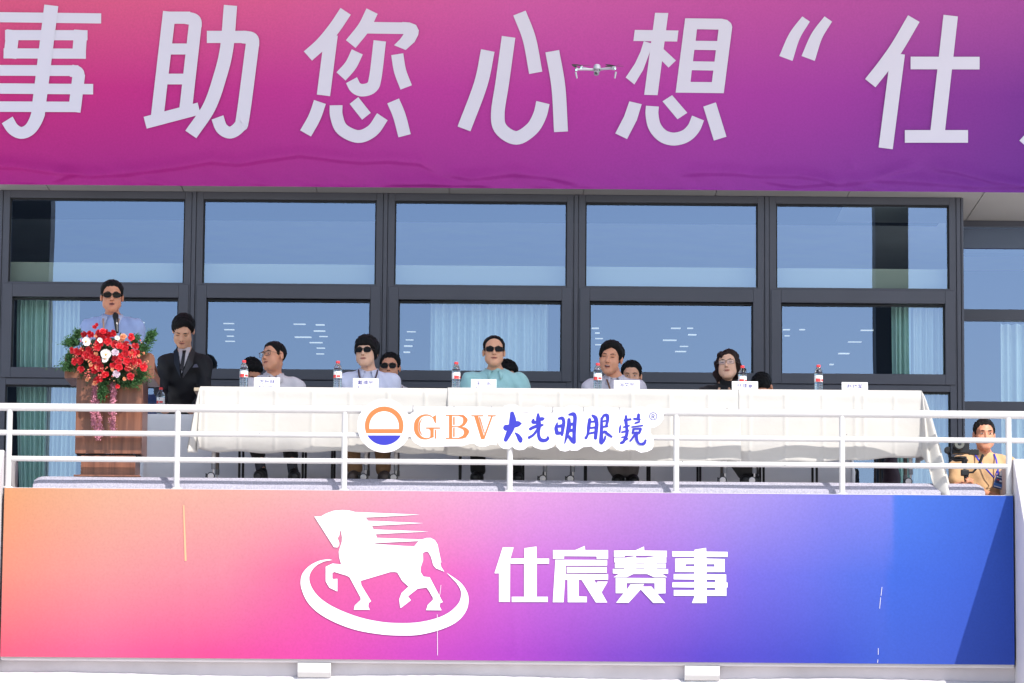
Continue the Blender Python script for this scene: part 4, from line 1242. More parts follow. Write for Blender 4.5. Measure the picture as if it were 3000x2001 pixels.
    if mouth == 'closed':
        MB().ell((0, -.0905, -.0605), (.0240, .0065, .0036), 14, 8, Mh).build('upper_lip', M_MOUTH, body, smooth=True)
        MB().ell((0, -.0900, -.0690), (.0205, .0068, .0042), 14, 8, Mh).build('lower_lip', M_MOUTH, body, smooth=True)
        MB().tube([Mh @ Vector((-.025,-.0870,-.0650)), Mh @ Vector((0,-.0972,-.0642)), Mh @ Vector((.025,-.0870,-.0650))], .0014, 6).build('mouth', M_MOUTHD, body)
    elif mouth == 'open':
        MB().ell((0, -.0895, -.0660), (.0195, .0075, .0100), 14, 8, Mh).build('mouth', M_MOUTHD, body, smooth=True)
        MB().tube([Mh @ Vector((-.021,-.0890,-.063)), Mh @ Vector((0,-.0985,-.0565)), Mh @ Vector((.021,-.0890,-.063))], [.0022,.0035,.0022], 8).build('upper_lip', M_MOUTH, body, smooth=True)
        MB().tube([Mh @ Vector((-.019,-.0890,-.070)), Mh @ Vector((0,-.0980,-.0765)), Mh @ Vector((.019,-.0890,-.070))], [.0025,.0045,.0025], 8).build('lower_lip', M_MOUTH, body, smooth=True)
        if label.startswith('squint'): MB().ell((0, -.0950, -.0605), (.0130, .0040, .0030), 10, 6, Mh).build('teeth', M_EYEW, body, smooth=True)
    if glasses:
        gm = {'sun': M_DARKF, 'wrap': M_DARKF, 'club': M_DARKF, 'clear': M_GOLD, 'rimless': M_GOLD}[glasses]
        lm = M_LENS if glasses in ('clear', 'rimless') else M_SHADE
        gg = empty('glasses', (0, 0, 0)); gg.parent = root; gg.location = wm(root).inverted() @ Vector(pos)
        fr = MB()
        W, Hh_ = (.0285, .0185) if glasses != 'club' else (.0280, .0200)
        for sx in (-1, 1):
            c = Vector((sx*.0330, -.1015, -.0005))
            pts_ = []
            for t in range(20):
                a_ = 2*math.pi*t/20; e = .62 if glasses != 'club' else .8
                ca, sa_ = math.cos(a_), math.sin(a_)
                pts_.append(c+Vector((W*math.copysign(abs(ca)**e, ca), abs(ca)*.0*sx + max(0, sx*ca)*.006, Hh_*math.copysign(abs(sa_)**e, sa_)*(1.0 if sa_ > 0 else 1.0))))
            MB().prism([Mh @ p for p in pts_], (M.to_3x3() @ Vector((0, .002, 0)))).build('lens', lm, gg)
            rim = [Mh @ (p+Vector((0,-.0006,0))) for p in pts_]
            fr.tube(rim+[rim[0]], .0011 if glasses in ('rimless',) else .0016, 6)
            fr.tube([Mh @ Vector((sx*.061,-.094,.008)), Mh @ Vector((sx*.080,-.04,.008)), Mh @ Vector((sx*.0845,.012,.006))], .0022 if lm is M_SHADE else .0014, 6)
            if glasses == 'wrap' or glasses == 'club' or glasses == 'clear':
                fr.tube([Mh @ (c+Vector((-W,-.001,Hh_*.75))), Mh @ (c+Vector((0,-.002,Hh_*1.02))), Mh @ (c+Vector((W,.004,Hh_*.75)))], .0030 if glasses != 'clear' else .0022, 6)
        fr.tube([Mh @ Vector((-.008,-.1045,.006)), Mh @ Vector((0,-.108,.008)), Mh @ Vector((.008,-.1045,.006))], .0022, 6)
        fr.build('frame', gm, gg, smooth=True, fixn=False)
    # collar: two folded flaps and a band round the neck
    if collar:
        n_ = Vector(neck)
        ax = (Vector(T(0,.016,-.055))-n_).normalized()
        for sx in (-1, 1):
            rows = []
            for i in range(9):
                t = i/8; a_ = math.pi*(.5-t)*1.0          # from the back of the neck round to the front
                ang = math.pi/2 - math.pi*t*.93
                r0, r1 = .062, .088+.018*t
                x0, y0 = math.cos(ang)*r0*sx, math.sin(ang)*r0
                x1, y1 = math.cos(ang)*r1*sx, math.sin(ang)*r1
                up_ = .030-.046*t**1.5; dn_ = up_-.036-.040*t**2
                if t > .9: x1 = x1 + sx*.022
                rows.append([n_+Vector((x0*.98, y0+.012-.008*t, up_-.004)), n_+Vector(((x0+x1)/2, (y0+y1)/2+.012-.012*t, up_+.004)), n_+Vector((x1, y1+.012-.016*t, dn_))])
            o = MB().grid(rows).build('collar', collar, root, smooth=True, angle=180)
            sd = o.modifiers.new('thickness', 'SOLIDIFY'); sd.thickness = .003
    return root, M, Mh

def ribbon(name, pts, wd, m, parent, th=.0015):
    pts = [Vector(p) for p in pts]
    rows = []
    for i, p in enumerate(pts):
        d = (pts[min(i+1,len(pts)-1)]-pts[max(i-1,0)]).normalized()
        s_ = d.cross(Vector((0,1,0))).normalized()*wd/2
        rows.append([p-s_, p+s_])
    o = MB().grid(rows).build(name, m, parent, smooth=True, angle=180)
    sd = o.modifiers.new('thickness', 'SOLIDIFY'); sd.thickness = th
    return o

def fab(name, col, n=.05): return mat(name, col, .85, noise=n, nscale=12, bump=.15, bscale=90, sheen=.15)
M_POLO = fab('grey_polo', (226, 221, 226)); M_LAV = fab('lavender_shirt', (226, 230, 252)); M_TEAL = fab('teal_shirt', (172, 222, 224))
M_GREY = fab('grey_shirt', (218, 213, 224)); M_BLK = fab('black_knit', (18, 17, 24)); M_SUIT = mat('black_suit', (15, 15, 22), .7, noise=.1, nscale=10)
M_BLUE = fab('blue_shirt', (156, 176, 220)); M_NAVY = fab('navy_blue_shirt', (66, 76, 140)); M_WSH = fab('white_shirt', (226, 220, 228)); M_TAN = fab('tan_tshirt', (208, 168, 124))
M_TRB = fab('black_trousers', (22, 20, 24)); M_TRK = fab('khaki_trousers', (150, 114, 82)); M_TRG = fab('grey_trousers', (120, 112, 112)); M_TRD = fab('dark_grey_trousers', (62, 60, 62))
M_LAN = mat('brown_lanyard', (124, 84, 62), .6); M_LAND = mat('dark_lanyard', (70, 46, 56), .6)

def seated(u, v, y, xs_=None, drop=.155, lean=.0):
    """head centre from the photo; neck, chest, pelvis below it"""
    p = at(u, v, y)
    nx = p.x if xs_ is None else at(xs_, 1110, y).x
    nk = (nx, y+.045, p.z-drop)
    return p, nk
def sit_arms(nk, shw, y):
    r = []
    for sx in (-1, 1):
        r.append(((nk[0]+sx*(shw+.045), y+.02, nk[2]-.34), (nk[0]+sx*.12, y-.22, nk[2]-.40), (nk[0]+sx*.07, y-.36, nk[2]-.41), (0,0,1.0)))
    return r
def sit_legs(cx, y, fl, fr, yk=.42, yf=.20):
    out = []
    for sx, f in ((-1, fl), (1, fr)):
        fx = at(f, 1395, yf).x
        out.append(((cx+sx*.13, yk, .46), (fx, yf+.10, .085), (fx+sx*.02, yf-.06, .03)))
    return out

def front_person(label, sk, u, v, y, ushould, feet, top, topm, trm, shw=.172, yk=.42, yf=.2, **kw):
    p, nk = seated(u, v, y, ushould, kw.pop('drop', .142))
    ch = (nk[0], y+.055, nk[2]-.21); pv = (nk[0], y-.02, .50)
    legs = sit_legs(nk[0], y, feet[0], feet[1], yk, yf) if feet else None
    return person(label, sk, p, neck=nk, chest=ch, pelvis=pv, shw=shw, arms=sit_arms(nk, shw, y), legs=legs, top=top, topmat=topm, trousers=trm, **kw), p, nk

YF = .92
(r1, M1, _), p1, n1 = front_person('man in grey polo shirt and clear glasses looking up to the left', 'a', 802, 1044, YF, 800, (765, 858), 'polo_shirt', M_POLO, M_TRB,
    yaw=-42, pitch=5, roll=-6, hair='buzz', glasses='clear', collar=M_POLO, sock=M_SOCK, trim=.36)
MB().ell(Vector(n1)+Vector((-.012,-.093,-.035)), (.005,.003,.005), 8, 6).build('button', mat('button', (50,70,80), .4), r1)
(r2, M2, _), p2, n2 = front_person('man in lavender shirt with bowl cut hair and brown sunglasses', 'd', 1074, 1031, YF, 1078, (1040, 1122), 'shirt', M_LAV, M_TRK,
    yaw=-14, pitch=2, hair='bowl', glasses='sun', collar=M_LAV, shw=.178, hairmat=M_HAIR, shoes=mat('grey_sneaker', (90,78,74), .6), hs=1.02)
for sx in (-1, 1): ribbon('lanyard', [Vector(n2)+Vector((sx*.075,-.035,.005)), Vector(n2)+Vector((sx*.070,-.085,-.04)), Vector(n2)+Vector((sx*.055,-.112,-.09)), Vector(n2)+Vector((sx*.03,-.128,-.2))], .012, M_LAND, r2)
(r3, M3, _), p3_, n3 = front_person('man in teal shirt with receding hair and dark wraparound sunglasses', 'b', 1447, 1030, YF, 1450, (1400, 1510), 'shirt', M_TEAL, M_TRB,
    yaw=2, pitch=3, hair='reced', glasses='wrap', collar=M_TEAL, shw=.19, bulk=1.05, hs=1.04)
(r4, M4, _), p4, n4 = front_person('squinting man in grey shirt with black side swept hair and open mouth', 'a', 1790, 1049, YF, 1800, (1815, 1850), 'polo_shirt', M_GREY, M_TRG,
    yaw=-14, pitch=-3, roll=7, hair='full', eyes='squint', mouth='open', collar=M_GREY, shw=.178, hs=1.08, yf=.30)
ribbon('lanyard', [Vector(n4)+Vector((-.062,-.085,-.03)), Vector(n4)+Vector((-.045,-.112,-.08)), Vector(n4)+Vector((-.02,-.13,-.18))], .012, M_LAN, r4)
(r5, M5, _), p5, n5 = front_person('woman in black turtleneck with brown bob and thin glasses, eyes shut', 'd', 2132, 1070, YF+.06, 2128, (2190, 2205), 'sweater', M_BLK, M_TRD,
    yaw=-10, pitch=7, roll=-4, hair='long', hairmat=M_HAIRBR, eyes='squint', glasses='rimless', shw=.15, sleeve=1.0, hs=1.0, drop=.138)
MB().lathe([(.064, -.03), (.060, .01), (.056, .035), (.052, .035)], Vector(n5), 20).build('turtleneck', M_BLK, r5, smooth=True)
for sx in (-1, 1): ribbon('skin_gap', [Vector(n5)+Vector((sx*.035-.02,-.098,-.045)), Vector(n5)+Vector((sx*.050-.02,-.118,-.08)), Vector(n5)+Vector((sx*.062-.02,-.124,-.12))], .016, skin('d'), r5)

# second row
def back_person(label, sk, u, v, y, top, topm, shw=.165, ush=None, **kw):
    p, nk = seated(u, v, y, ush, kw.pop('drop', .155))
    dz = kw.pop('neck_dy', 0)
    nk = (nk[0], nk[1]+dz, nk[2])
    ch = (nk[0], nk[1]+.02, nk[2]-.21); pv = (nk[0], nk[1]+.03, max(.48, nk[2]-.46))
    legs = []
    for sx in (-1, 1): legs.append(((nk[0]+sx*.13, y-.30, .45), (nk[0]+sx*.12, y-.28, .085), (nk[0]+sx*.13, y-.44, .03)))
    r = person(label, sk, p, neck=nk, chest=ch, pelvis=pv, shw=shw, arms=sit_arms(nk, shw, y+.02), legs=legs, top=top, topmat=topm, trousers=M_TRB, h=.0095, **kw)
    chair(nk[0], y+.06, 'dark steel chair of the ' + ' '.join(label.split()[:10]), 'second row chairs')
    return r, p, nk
YB2 = 2.28
back_person('man with bowed black haired head in navy shirt behind the first bottle', 'c', 736, 1092, YB2, 'shirt', M_NAVY, ush=722, yaw=28, pitch=-42, hair='back', hs=1.0, drop=.14, neck_dy=.05)
(rB, MBm, _), pB, nB = back_person('man in white shirt and black sunglasses behind the lavender shirt', 'a', 1143, 1076, YB2, 'shirt', M_WSH, ush=1152, yaw=-6, pitch=0, hair='short', glasses='club', collar=M_WSH)
ribbon('lanyard', [Vector(nB)+Vector((.075,-.035,.0)), Vector(nB)+Vector((.070,-.085,-.04)), Vector(nB)+Vector((.055,-.112,-.09)), Vector(nB)+Vector((.03,-.128,-.2))], .006, M_LAN, rB)
back_person('bowed head with wavy black hair behind the teal shirt', 'b', 1484, 1100, YB2, 'shirt', M_WSH, ush=1484, yaw=12, pitch=-30, hair='full', neck_dy=.06)
back_person('man with short black hair hidden behind the squinting man in grey', 'b', 1850, 1100, YB2, 'shirt', M_WSH, ush=1842, yaw=-4, pitch=-10, hair='short', neck_dy=.03)
back_person('bowed black haired head beside the woman in black', 'c', 2232, 1136, YB2, 'shirt', M_TRB, ush=2232, yaw=-20, pitch=-48, hair='back', neck_dy=.06)

# speaker at the lectern
ySp = .62
pS = at(328, 868, ySp); nS = (at(327, 940, ySp).x, ySp+.04, pS.z-.150)
(rS, MS, MhS) = person('man in blue polo shirt and tinted glasses speaking at the lectern', 'c', pS, yaw=6, pitch=-3, hair='short', neck=nS, chest=(nS[0], ySp+.05, nS[2]-.21), pelvis=(nS[0], ySp+.06, nS[2]-.56),
    shw=.17, hs=1.05, arms=[((nS[0]-.215, ySp+.02, nS[2]-.33), (nS[0]-.20, ySp-.20, nS[2]-.36), (nS[0]-.15, ySp-.34, nS[2]-.36)), ((nS[0]+.215, ySp+.02, nS[2]-.33), (nS[0]+.20, ySp-.20, nS[2]-.36), (nS[0]+.15, ySp-.34, nS[2]-.36))],
    legs=[((nS[0]-.10, ySp+.04, .50), (nS[0]-.10, ySp+.08, .085), (nS[0]-.12, ySp-.08, .03)), ((nS[0]+.10, ySp+.04, .50), (nS[0]+.10, ySp+.08, .085), (nS[0]+.12, ySp-.08, .03))],
    top='polo_shirt', topmat=M_BLUE, trousers=M_TRB, glasses='sun', mouth='open', collar=mat('collar_blue', (186,194,222), .8), bulk=1.05)
for sx in (-1, 1): ribbon('lanyard', [Vector(nS)+Vector((sx*.062,-.085,-.03)), Vector(nS)+Vector((sx*.055,-.118,-.08)), Vector(nS)+Vector((sx*.040,-.130,-.2)), Vector(nS)+Vector((sx*.03,-.130,-.3))], .013, mat('tan_lanyard', (188,150,128), .6), rS)

# man in the suit, leaning on the second row table
yM = 1.98
pM = at(537, 968, yM-.14); nM = (at(542, 1040, yM).x, yM, pM.z-.150)
hx0, hx1 = at(478, 1207, Y2R+.08), at(566, 1207, Y2R+.08)
(rM, MM, _) = person('man in black suit and tie bending over the second row table', 'b', pM, yaw=-4, pitch=-36, roll=4, hair='full', neck=nM, chest=(nM[0], yM+.06, nM[2]-.20), pelvis=(nM[0]-.02, yM+.26, .88),
    shw=.148, hs=1.04, arms=[((nM[0]-.185, yM-.05, nM[2]-.33), (hx0.x, Y2R+.15, ZT2+.055), (hx0.x+.02, Y2R+.04, ZT2+.03), (0,0,1.0), .15), ((nM[0]+.175, yM-.06, nM[2]-.33), (hx1.x, Y2R+.15, ZT2+.055), (hx1.x-.02, Y2R+.04, ZT2+.03), (0,0,1.0), .15)],
    legs=[((nM[0]-.11, yM+.24, .50), (nM[0]-.11, yM+.28, .085), (nM[0]-.12, yM+.12, .03)), ((nM[0]+.09, yM+.24, .50), (nM[0]+.09, yM+.28, .085), (nM[0]+.10, yM+.12, .03))],
    top='suit_jacket', topmat=M_SUIT, trousers=M_SUIT, sleeve=1.0, eyes='squint', bulk=.92)
nv = Vector(nM)
def onchest(dx, dz, d=.0): return nv+Vector((dx, -.060-.20*max(0,-dz)**.75-d, dz))
sf = MB(); sf.add([onchest(-.052,.025,.002), onchest(.052,.025,.002), onchest(.030,-.06,.022), onchest(-.012,-.20,.030), onchest(-.030,-.10,.024)], [(0,1,2),(0,2,4),(2,3,4)])
o = sf.build('shirt_front', M_WSH, rM); o.modifiers.new('t','SOLIDIFY').thickness = .004
tie = MB(); tie.add([onchest(-.014,-.005,.026), onchest(.016,-.005,.026), onchest(.012,-.03,.034), onchest(-.012,-.03,.034), onchest(-.028,-.16,.042), onchest(.002,-.19,.044)], [(0,1,2,3),(3,2,5,4)])
o = tie.build('tie', mat('black_tie', (20,20,28), .4), rM); o.modifiers.new('t','SOLIDIFY').thickness = .004
for sx in (-1, 1):
    lp = MB(); q = [onchest(sx*.060,.020,.012), onchest(sx*.086,-.01,.006), onchest(sx*.075,-.12,.028), onchest(-.010+sx*.010,-.24,.044), onchest(-.012+sx*.016,-.19,.044), onchest(sx*.036,-.06,.034)]
    lp.add(q, [(0,1,2,5),(5,2,3,4)]); o = lp.build('lapel', mat('satin_lapel', (24,23,30), .3), rM); o.modifiers.new('t','SOLIDIFY').thickness = .005
pk = MB(); c_ = onchest(.095,-.150,.022)
pk.add([c_+Vector((-.022,0,0)), c_+Vector((.026,.004,.004)), c_+Vector((.012,-.004,.030)), c_+Vector((-.006,-.004,.026))], [(0,1,2,3)]); o = pk.build('pocket_square', mat('pocket_square', (88,88,108), .5), rM); o.modifiers.new('t','SOLIDIFY').thickness = .004

# photographer on the stairs at the right
yP = .62
pP = at(2883, 1273, yP); nP = (at(2884, 1330, yP).x, yP+.035, pP.z-.150)
FZ = pP.z-1.58-.0
tag(box('stair_landing', at(2760,1400,yP).x, bx1-.002, .24, 1.6, FZ-.15, FZ-.001, M_GREYWALL), kind='structure')
gr = at(2833, 1402, yP-.33)                       # gimbal grip
hand_w = Vector((gr.x+.045, gr.y+.045, gr.z-.03))
(rP, MP, MhP) = person('photographer in tan t-shirt with blue lanyard behind the railing at the right', 'c', pP, yaw=4, pitch=-2, hair='buzz', neck=nP, chest=(nP[0], yP+.05, nP[2]-.21), pelvis=(nP[0], yP+.06, nP[2]-.52),
    shw=.18, hs=1.03, arms=[((nP[0]-.235, yP-.02, nP[2]-.30), (gr.x-.075, gr.y+.04, gr.z-.055), (gr.x+.0, gr.y-.01, gr.z-.05), (0,0,1.0), .75), ((nP[0]+.215, yP-.02, nP[2]-.40), (gr.x+.11, gr.y+.08, gr.z-.09), (gr.x+.02, gr.y+.03, gr.z-.05), (0,0,1.0), .6)],
    legs=[((nP[0]-.10, yP+.05, FZ+.50), (nP[0]-.10, yP+.08, FZ+.085), (nP[0]-.12, yP-.08, FZ+.03)), ((nP[0]+.10, yP+.05, FZ+.50), (nP[0]+.10, yP+.08, FZ+.085), (nP[0]+.12, yP-.08, FZ+.03))],
    top='tshirt', topmat=M_TAN, trousers=M_TRB, bulk=1.12, shoez=FZ)
M_LB = mat('blue_lanyard', (58, 62, 190), .5)
n_ = Vector(nP)
bdg = at(2926, 1412, nP[1]-.235)
ribbon('lanyard', [n_+Vector((-.078,-.045,.0)), n_+Vector((-.062,-.105,-.045)), n_+Vector((-.01,-.150,-.12)), n_+Vector((.055,-.172,-.20)), Vector((bdg.x-.012, bdg.y, bdg.z+.085))], .013, M_LB, rP)
ribbon('lanyard', [n_+Vector((.072,-.045,.0)), n_+Vector((.080,-.105,-.045)), n_+Vector((.088,-.150,-.12)), n_+Vector((.090,-.172,-.20)), Vector((bdg.x-.008, bdg.y, bdg.z+.085))], .013, M_LB, rP)
badge = empty('badge', (bdg.x, bdg.y, bdg.z), 'blue pass card with white clip hanging on the photographer', 'badge')
Rb = Matrix.Translation(bdg) @ Matrix.Rotation(rad(-18), 4, 'Y')
Rb = Matrix.Translation(bdg) @ Matrix.Rotation(rad(16), 4, 'Y')
MB().box(-.034,.034,-.001,.001,-.052,.052, Rb).build('card', mat('badge_navy', (44, 58, 104), .3), badge)
MB().box(-.033,.033,-.0022,-.0014,-.045,-.012, Rb).build('print', mat('badge_blue', (60, 110, 180), .3), badge)
MB().box(-.026,.028,-.0022,-.0014,.034,.038, Rb).build('print', mat('badge_white', (225,225,230), .4), badge)
MB().box(-.020,.000,-.0022,-.0014,.010,.020, Rb).build('print', mat('badge_red', (190,60,70), .4), badge)
MB().box(.003,.022,-.0022,-.0014,.004,.016, Rb).build('print', mat('badge_white', (225,225,230), .4), badge)
MB().box(-.028,.030,-.0030,-.0024,-.042,-.036, Rb).build('print', mat('badge_white', (225,225,230), .4), badge)
MB().box(-.009,.009,-.004,.002,.050,.085, Rb).build('clip', mat('badge_white', (225,225,230), .4), badge)
o = Glyph(0, lambda x, y: (x, y), at_f=lambda u, v, Y: Vector((nP[0]+.115+u, nP[1]-.149, nP[2]-.155+v)))
o.poly([(-.03,-.014),(.03,-.014),(.03,.014),(-.03,.014)], [[(-.02,-.006),(.02,-.006),(.02,.006),(-.02,.006)]]); o.build('chest_print', mat('shirt_print', (110,80,60), .8), rP)

# camera on a gimbal in his hands
cg = empty('gimbal_camera', (gr.x, gr.y, gr.z-.06), 'black camera on a hand held gimbal in front of the tan t-shirt', 'camera')
M_CAM = mat('camera_black', (20, 20, 23), .4, spec=.6)
def g2(u, v, d=0): return at(u, v, gr.y+d)
cb = g2(2815, 1312)
MB().box(cb.x-.065, cb.x+.065, gr.y-.01, gr.y+.05, cb.z-.045, cb.z+.045).build('camera_body', M_CAM, cg, bevel=.008)
lc = g2(2806, 1305)
MB().lathe([(.030,gr.y-.012),(.040,gr.y-.02),(.042,gr.y-.07),(.044,gr.y-.075),(.044,gr.y-.115),(.038,gr.y-.118)], (lc.x,0,lc.z), 24, 'Y').build('lens_barrel', M_CAM, cg, smooth=True)
MB().lathe([(.0375,gr.y-.1185),(.0375,gr.y-.1205),(.033,gr.y-.1205)], (lc.x,0,lc.z), 24, 'Y').build('lens_ring', mat('lens_ring', (130,128,120), .3, metal=.7), cg, smooth=True)
MB().ell((lc.x, gr.y-.113, lc.z), (.031,.009,.031), 16, 8).build('lens_glass', mat('lens_glass', (20,24,40), .05, spec=1.0), cg, smooth=True)
vf = [g2(2838, 1315), g2(2869, 1315), g2(2869, 1332), g2(2838, 1332)]
box('screen', vf[0].x, vf[1].x, gr.y+.02, gr.y+.028, vf[2].z, vf[0].z, M_CAM, cg, bevel=.003)
ga = g2(2776, 1319)
MB().lathe([(.022,gr.y-.02),(.026,gr.y-.016),(.026,gr.y+.02),(.022,gr.y+.024)], (ga.x,0,ga.z), 20, 'Y').build('gimbal_motor', M_CAM, cg, smooth=True)
MB().tube([g2(2778,1320,.03), g2(2784,1342,.02), g2(2800,1346,.0), g2(2828,1344,0), g2(2832,1352,0)], [.012,.013,.018,.018,.016], 12).build('gimbal_arm', M_CAM, cg, smooth=True)
MB().tube([g2(2815,1338), g2(2815,1343)], .045, 16).build('mount_plate', M_CAM, cg, smooth=True)
MB().tube([g2(2826,1346), g2(2825,1362), g2(2828,1375)], [.026,.018,.014], 14).build('gimbal_head', M_CAM, cg, smooth=True)
MB().tube([g2(2880,1332,-.02), g2(2868,1362,-.02)], .011, 12).build('side_handle', M_CAM, cg, smooth=True)
MB().tube([g2(2868,1364,-.02), g2(2850,1384,-.01), g2(2832,1384,0)], .008, 10).build('handle_bracket', M_CAM, cg, smooth=True)
gp = MB().box(g2(2815,1380).x, g2(2838,1380).x, gr.y-.025, gr.y+.025, g2(2800,1394).z, g2(2800,1376).z).build('control_block', M_CAM, cg, bevel=.006)
MB().tube([g2(2830,1392), g2(2834,1425)], [.019,.017], 14).build('grip', M_CAM, cg, smooth=True)

# ------------------------------------------------------------------ bottles and name plates on the tables
M_PET = mat('clear_pet', (236, 242, 246), .05, trans=1.0, spec=.5)
M_CAP = mat('red_cap', (226, 58, 62), .4)
M_LAB = mat('label_white', (236, 236, 236), .5); M_LABR = mat('label_red', (222, 66, 66), .5); M_LABG = mat('label_green', (40, 110, 80), .5)
prof_b = [(.024,0),(.0315,.003),(.0325,.012)]
for k in range(5): prof_b += [(.0325,.018+k*.014),(.0305,.023+k*.014),(.0325,.028+k*.014)]
prof_b += [(.0318,.094),(.0318,.146),(.0325,.150),(.0322,.160),(.0295,.176),(.0225,.194),(.0150,.204),(.0135,.208),(.0135,.214)]
bot = {}
bot['bottle_shell'] = (MB().lathe(prof_b, (0,0,0), 28).mesh('bottle_shell'), M_PET)
bot['water'] = (MB().lathe([(max(r-.0012, .004), h+.0012) for r, h in prof_b if h < .172]+[(.012,.173)], (0,0,0), 24).mesh('water'), mat('water', (230,238,242), .0, trans=1.0))
bot['cap'] = (MB().lathe([(.0150,.210),(.0156,.212),(.0156,.226),(.0146,.2285),(.004,.2285)], (0,0,0), 24).mesh('cap'), M_CAP)
bot['label'] = (MB().lathe([(.0322,.096),(.0324,.097),(.0324,.145),(.0322,.146)], (0,0,0), 28).mesh('label'), M_LAB)
def band(z0, z1, a0, a1, r=.0327):
    P = [[(r*math.sin(a0+(a1-a0)*i/12), -r*math.cos(a0+(a1-a0)*i/12), z) for i in range(13)] for z in (z0, z1)]
    return MB().grid(P)
bot['label_band'] = (band(.097, .121, -1.35, -.15).mesh('label_band'), M_LABR)
bot['label_text'] = (band(.101, .117, .0, .9).mesh('label_text'), M_LABR)
bot['label_leaf'] = (MB().add([(-.005,-.0329,.130),(.005,-.0329,.130),(.0035,-.0329,.1335),(0,-.0330,.141),(-.0035,-.0329,.1335)], [(0,1,2,3,4)]).mesh('label_leaf'), M_LABG)
for nm_, (me_, m_) in bot.items():
    me_.materials.append(m_); shade(me_, 50)
def bottle(u, v_base_z, y, label, rz, sc=1.0):
    p = at(u, 1130, y)
    t = empty('water_bottle', (p.x, y, v_base_z), label, 'bottle', 'water bottles on the tables', rz)
    t.scale = (sc, sc, sc)
    for nm_, (me_, m_) in bot.items():
        o = bpy.data.objects.new(nm_, me_); COL.objects.link(o); o.parent = t
ZB = ZT+.0035
for u, lb_, rz in ((714, 'red capped water bottle left of the plate before the grey polo', .3), (989, 'red capped water bottle left of the plate before the lavender shirt', -.2),
               (1336, 'red capped water bottle at the left elbow of the teal shirt', .9), (1751, 'red capped water bottle left of the squinting man', .1), (2398, 'red capped water bottle before the empty seat', .6)):
    bottle(u, ZB, .22, lb_, rz)
bottle(2175, ZB, .30, 'red capped water bottle half hidden behind a name plate before the woman', .5)
bottle(472, ZT2+.0035, Y2R+.14, 'red capped water bottle on the grey cloth beside the lectern', -.3)

M_CARD = mat('white_card', (238, 238, 242), .5); M_INK = mat('purple_ink', (82, 78, 138), .6)
def text_mesh(s_, size, tight=1.0):
    c = bpy.data.curves.new('txt', 'FONT'); c.body = s_; c.size = size; c.align_x = 'CENTER'; c.offset = size*.012
    o = bpy.data.objects.new('txt', c); COL.objects.link(o)
    bpy.context.view_layer.update()
    me = bpy.data.meshes.new_from_object(o.evaluated_get(bpy.context.evaluated_depsgraph_get()))
    bpy.data.objects.remove(o); bpy.data.curves.remove(c)
    return me
def plate(u0, u1, s_, label, y=.13):
    a, b = at(u0, 1130, y), at(u1, 1130, y)
    w_ = b.x-a.x; cx = (a.x+b.x)/2; hgt = .090
    t = empty('name_plate', (cx, y, ZB), label, 'name plate', 'name plates on the front table')
    mb = MB()
    tilt = .030
    P = [(cx-w_/2, y, ZB), (cx+w_/2, y, ZB), (cx+w_/2, y+tilt, ZB+hgt), (cx-w_/2, y+tilt, ZB+hgt), (cx-w_/2, y+2*tilt, ZB), (cx+w_/2, y+2*tilt, ZB)]
    mb.add(P, [(0,1,2,3),(3,2,5,4)])
    o = mb.build('card', M_CARD, t, fixn=False); o.modifiers.new('t', 'SOLIDIFY').thickness = .002
    ang = math.atan2(tilt, hgt)
    Mt = Matrix.Translation((cx, y-.0024, ZB)) @ Matrix.Rotation(math.pi/2-ang, 4, 'X')
    me = text_mesh(s_, .040); me.transform(Mt @ Matrix.Translation((0, .045, 0))); link('name_text', me, M_INK, t)
    me = text_mesh('GBV 大光明眼镜', .011); me.transform(Mt @ Matrix.Translation((.006, .0185, 0))); link('logo_text', me, M_INK, t)
    g_ = MB(); g_.lathe([(.0001,-.0003),(.0065,0),(.0065,.0004)], (0,0,0), 16, 'Z', Mt @ Matrix.Translation((-.052,.022,.0003))); g_.build('logo_mark', M_INK, t)
plate(744, 819, '方升林', 'white folded name plate before the man in the grey polo')
plate(1034, 1108, '戴维平', 'white folded name plate before the man in the lavender shirt')
plate(1380, 1454, '王　宏', 'white folded name plate before the man in the teal shirt')
plate(1799, 1874, '冯文平', 'white folded name plate before the squinting man')
plate(2145, 2221, '叶佳意', 'white folded name plate before the woman in black')
plate(2467, 2543, '赵晓军', 'white folded name plate before the empty seat at the right')

# ------------------------------------------------------------------ lectern
yl = -.05
def wood():
    m = bpy.data.materials.new('cherry_wood'); m.use_nodes = True
    n, l = m.node_tree.nodes, m.node_tree.links; b = n['Principled BSDF']
    tc = n.new('ShaderNodeTexCoord'); mp = n.new('ShaderNodeMapping'); mp.inputs['Scale'].default_value = (14, 14, .8)
    t = n.new('ShaderNodeTexNoise'); t.inputs['Scale'].default_value = 2.0; t.inputs['Detail'].default_value = 8; t.inputs['Distortion'].default_value = .8
    cr = n.new('ShaderNodeValToRGB'); cr.color_ramp.elements[0].position = .3; cr.color_ramp.elements[1].position = .7
    cr.color_ramp.elements[0].color = (*lin((104, 66, 52)), 1); cr.color_ramp.elements[1].color = (*lin((146, 96, 74)), 1)
    l.new(tc.outputs['Object'], mp.inputs[0]); l.new(mp.outputs[0], t.inputs['Vector']); l.new(t.outputs['Fac'], cr.inputs[0]); l.new(cr.outputs[0], b.inputs['Base Color'])
    b.inputs['Roughness'].default_value = .3
    return m
M_WOOD = wood()
lx0, lx1 = at(221, 1250, yl).x, at(416, 1250, yl).x
lt = empty('lectern', ((lx0+lx1)/2, .2, 0), 'reddish wooden lectern behind the railing at the left', 'lectern')
zb = lambda v, y=yl: at(320, v, y).z
box('base', lx0-.003, lx1-.003, yl-.03, .44, .001, .014, M_WOOD, lt, bevel=.003)
box('plinth', at(236,1380,yl).x, at(395,1380,yl).x, yl+.012, .38, .015, zb(1334), M_WOOD, lt, bevel=.003)
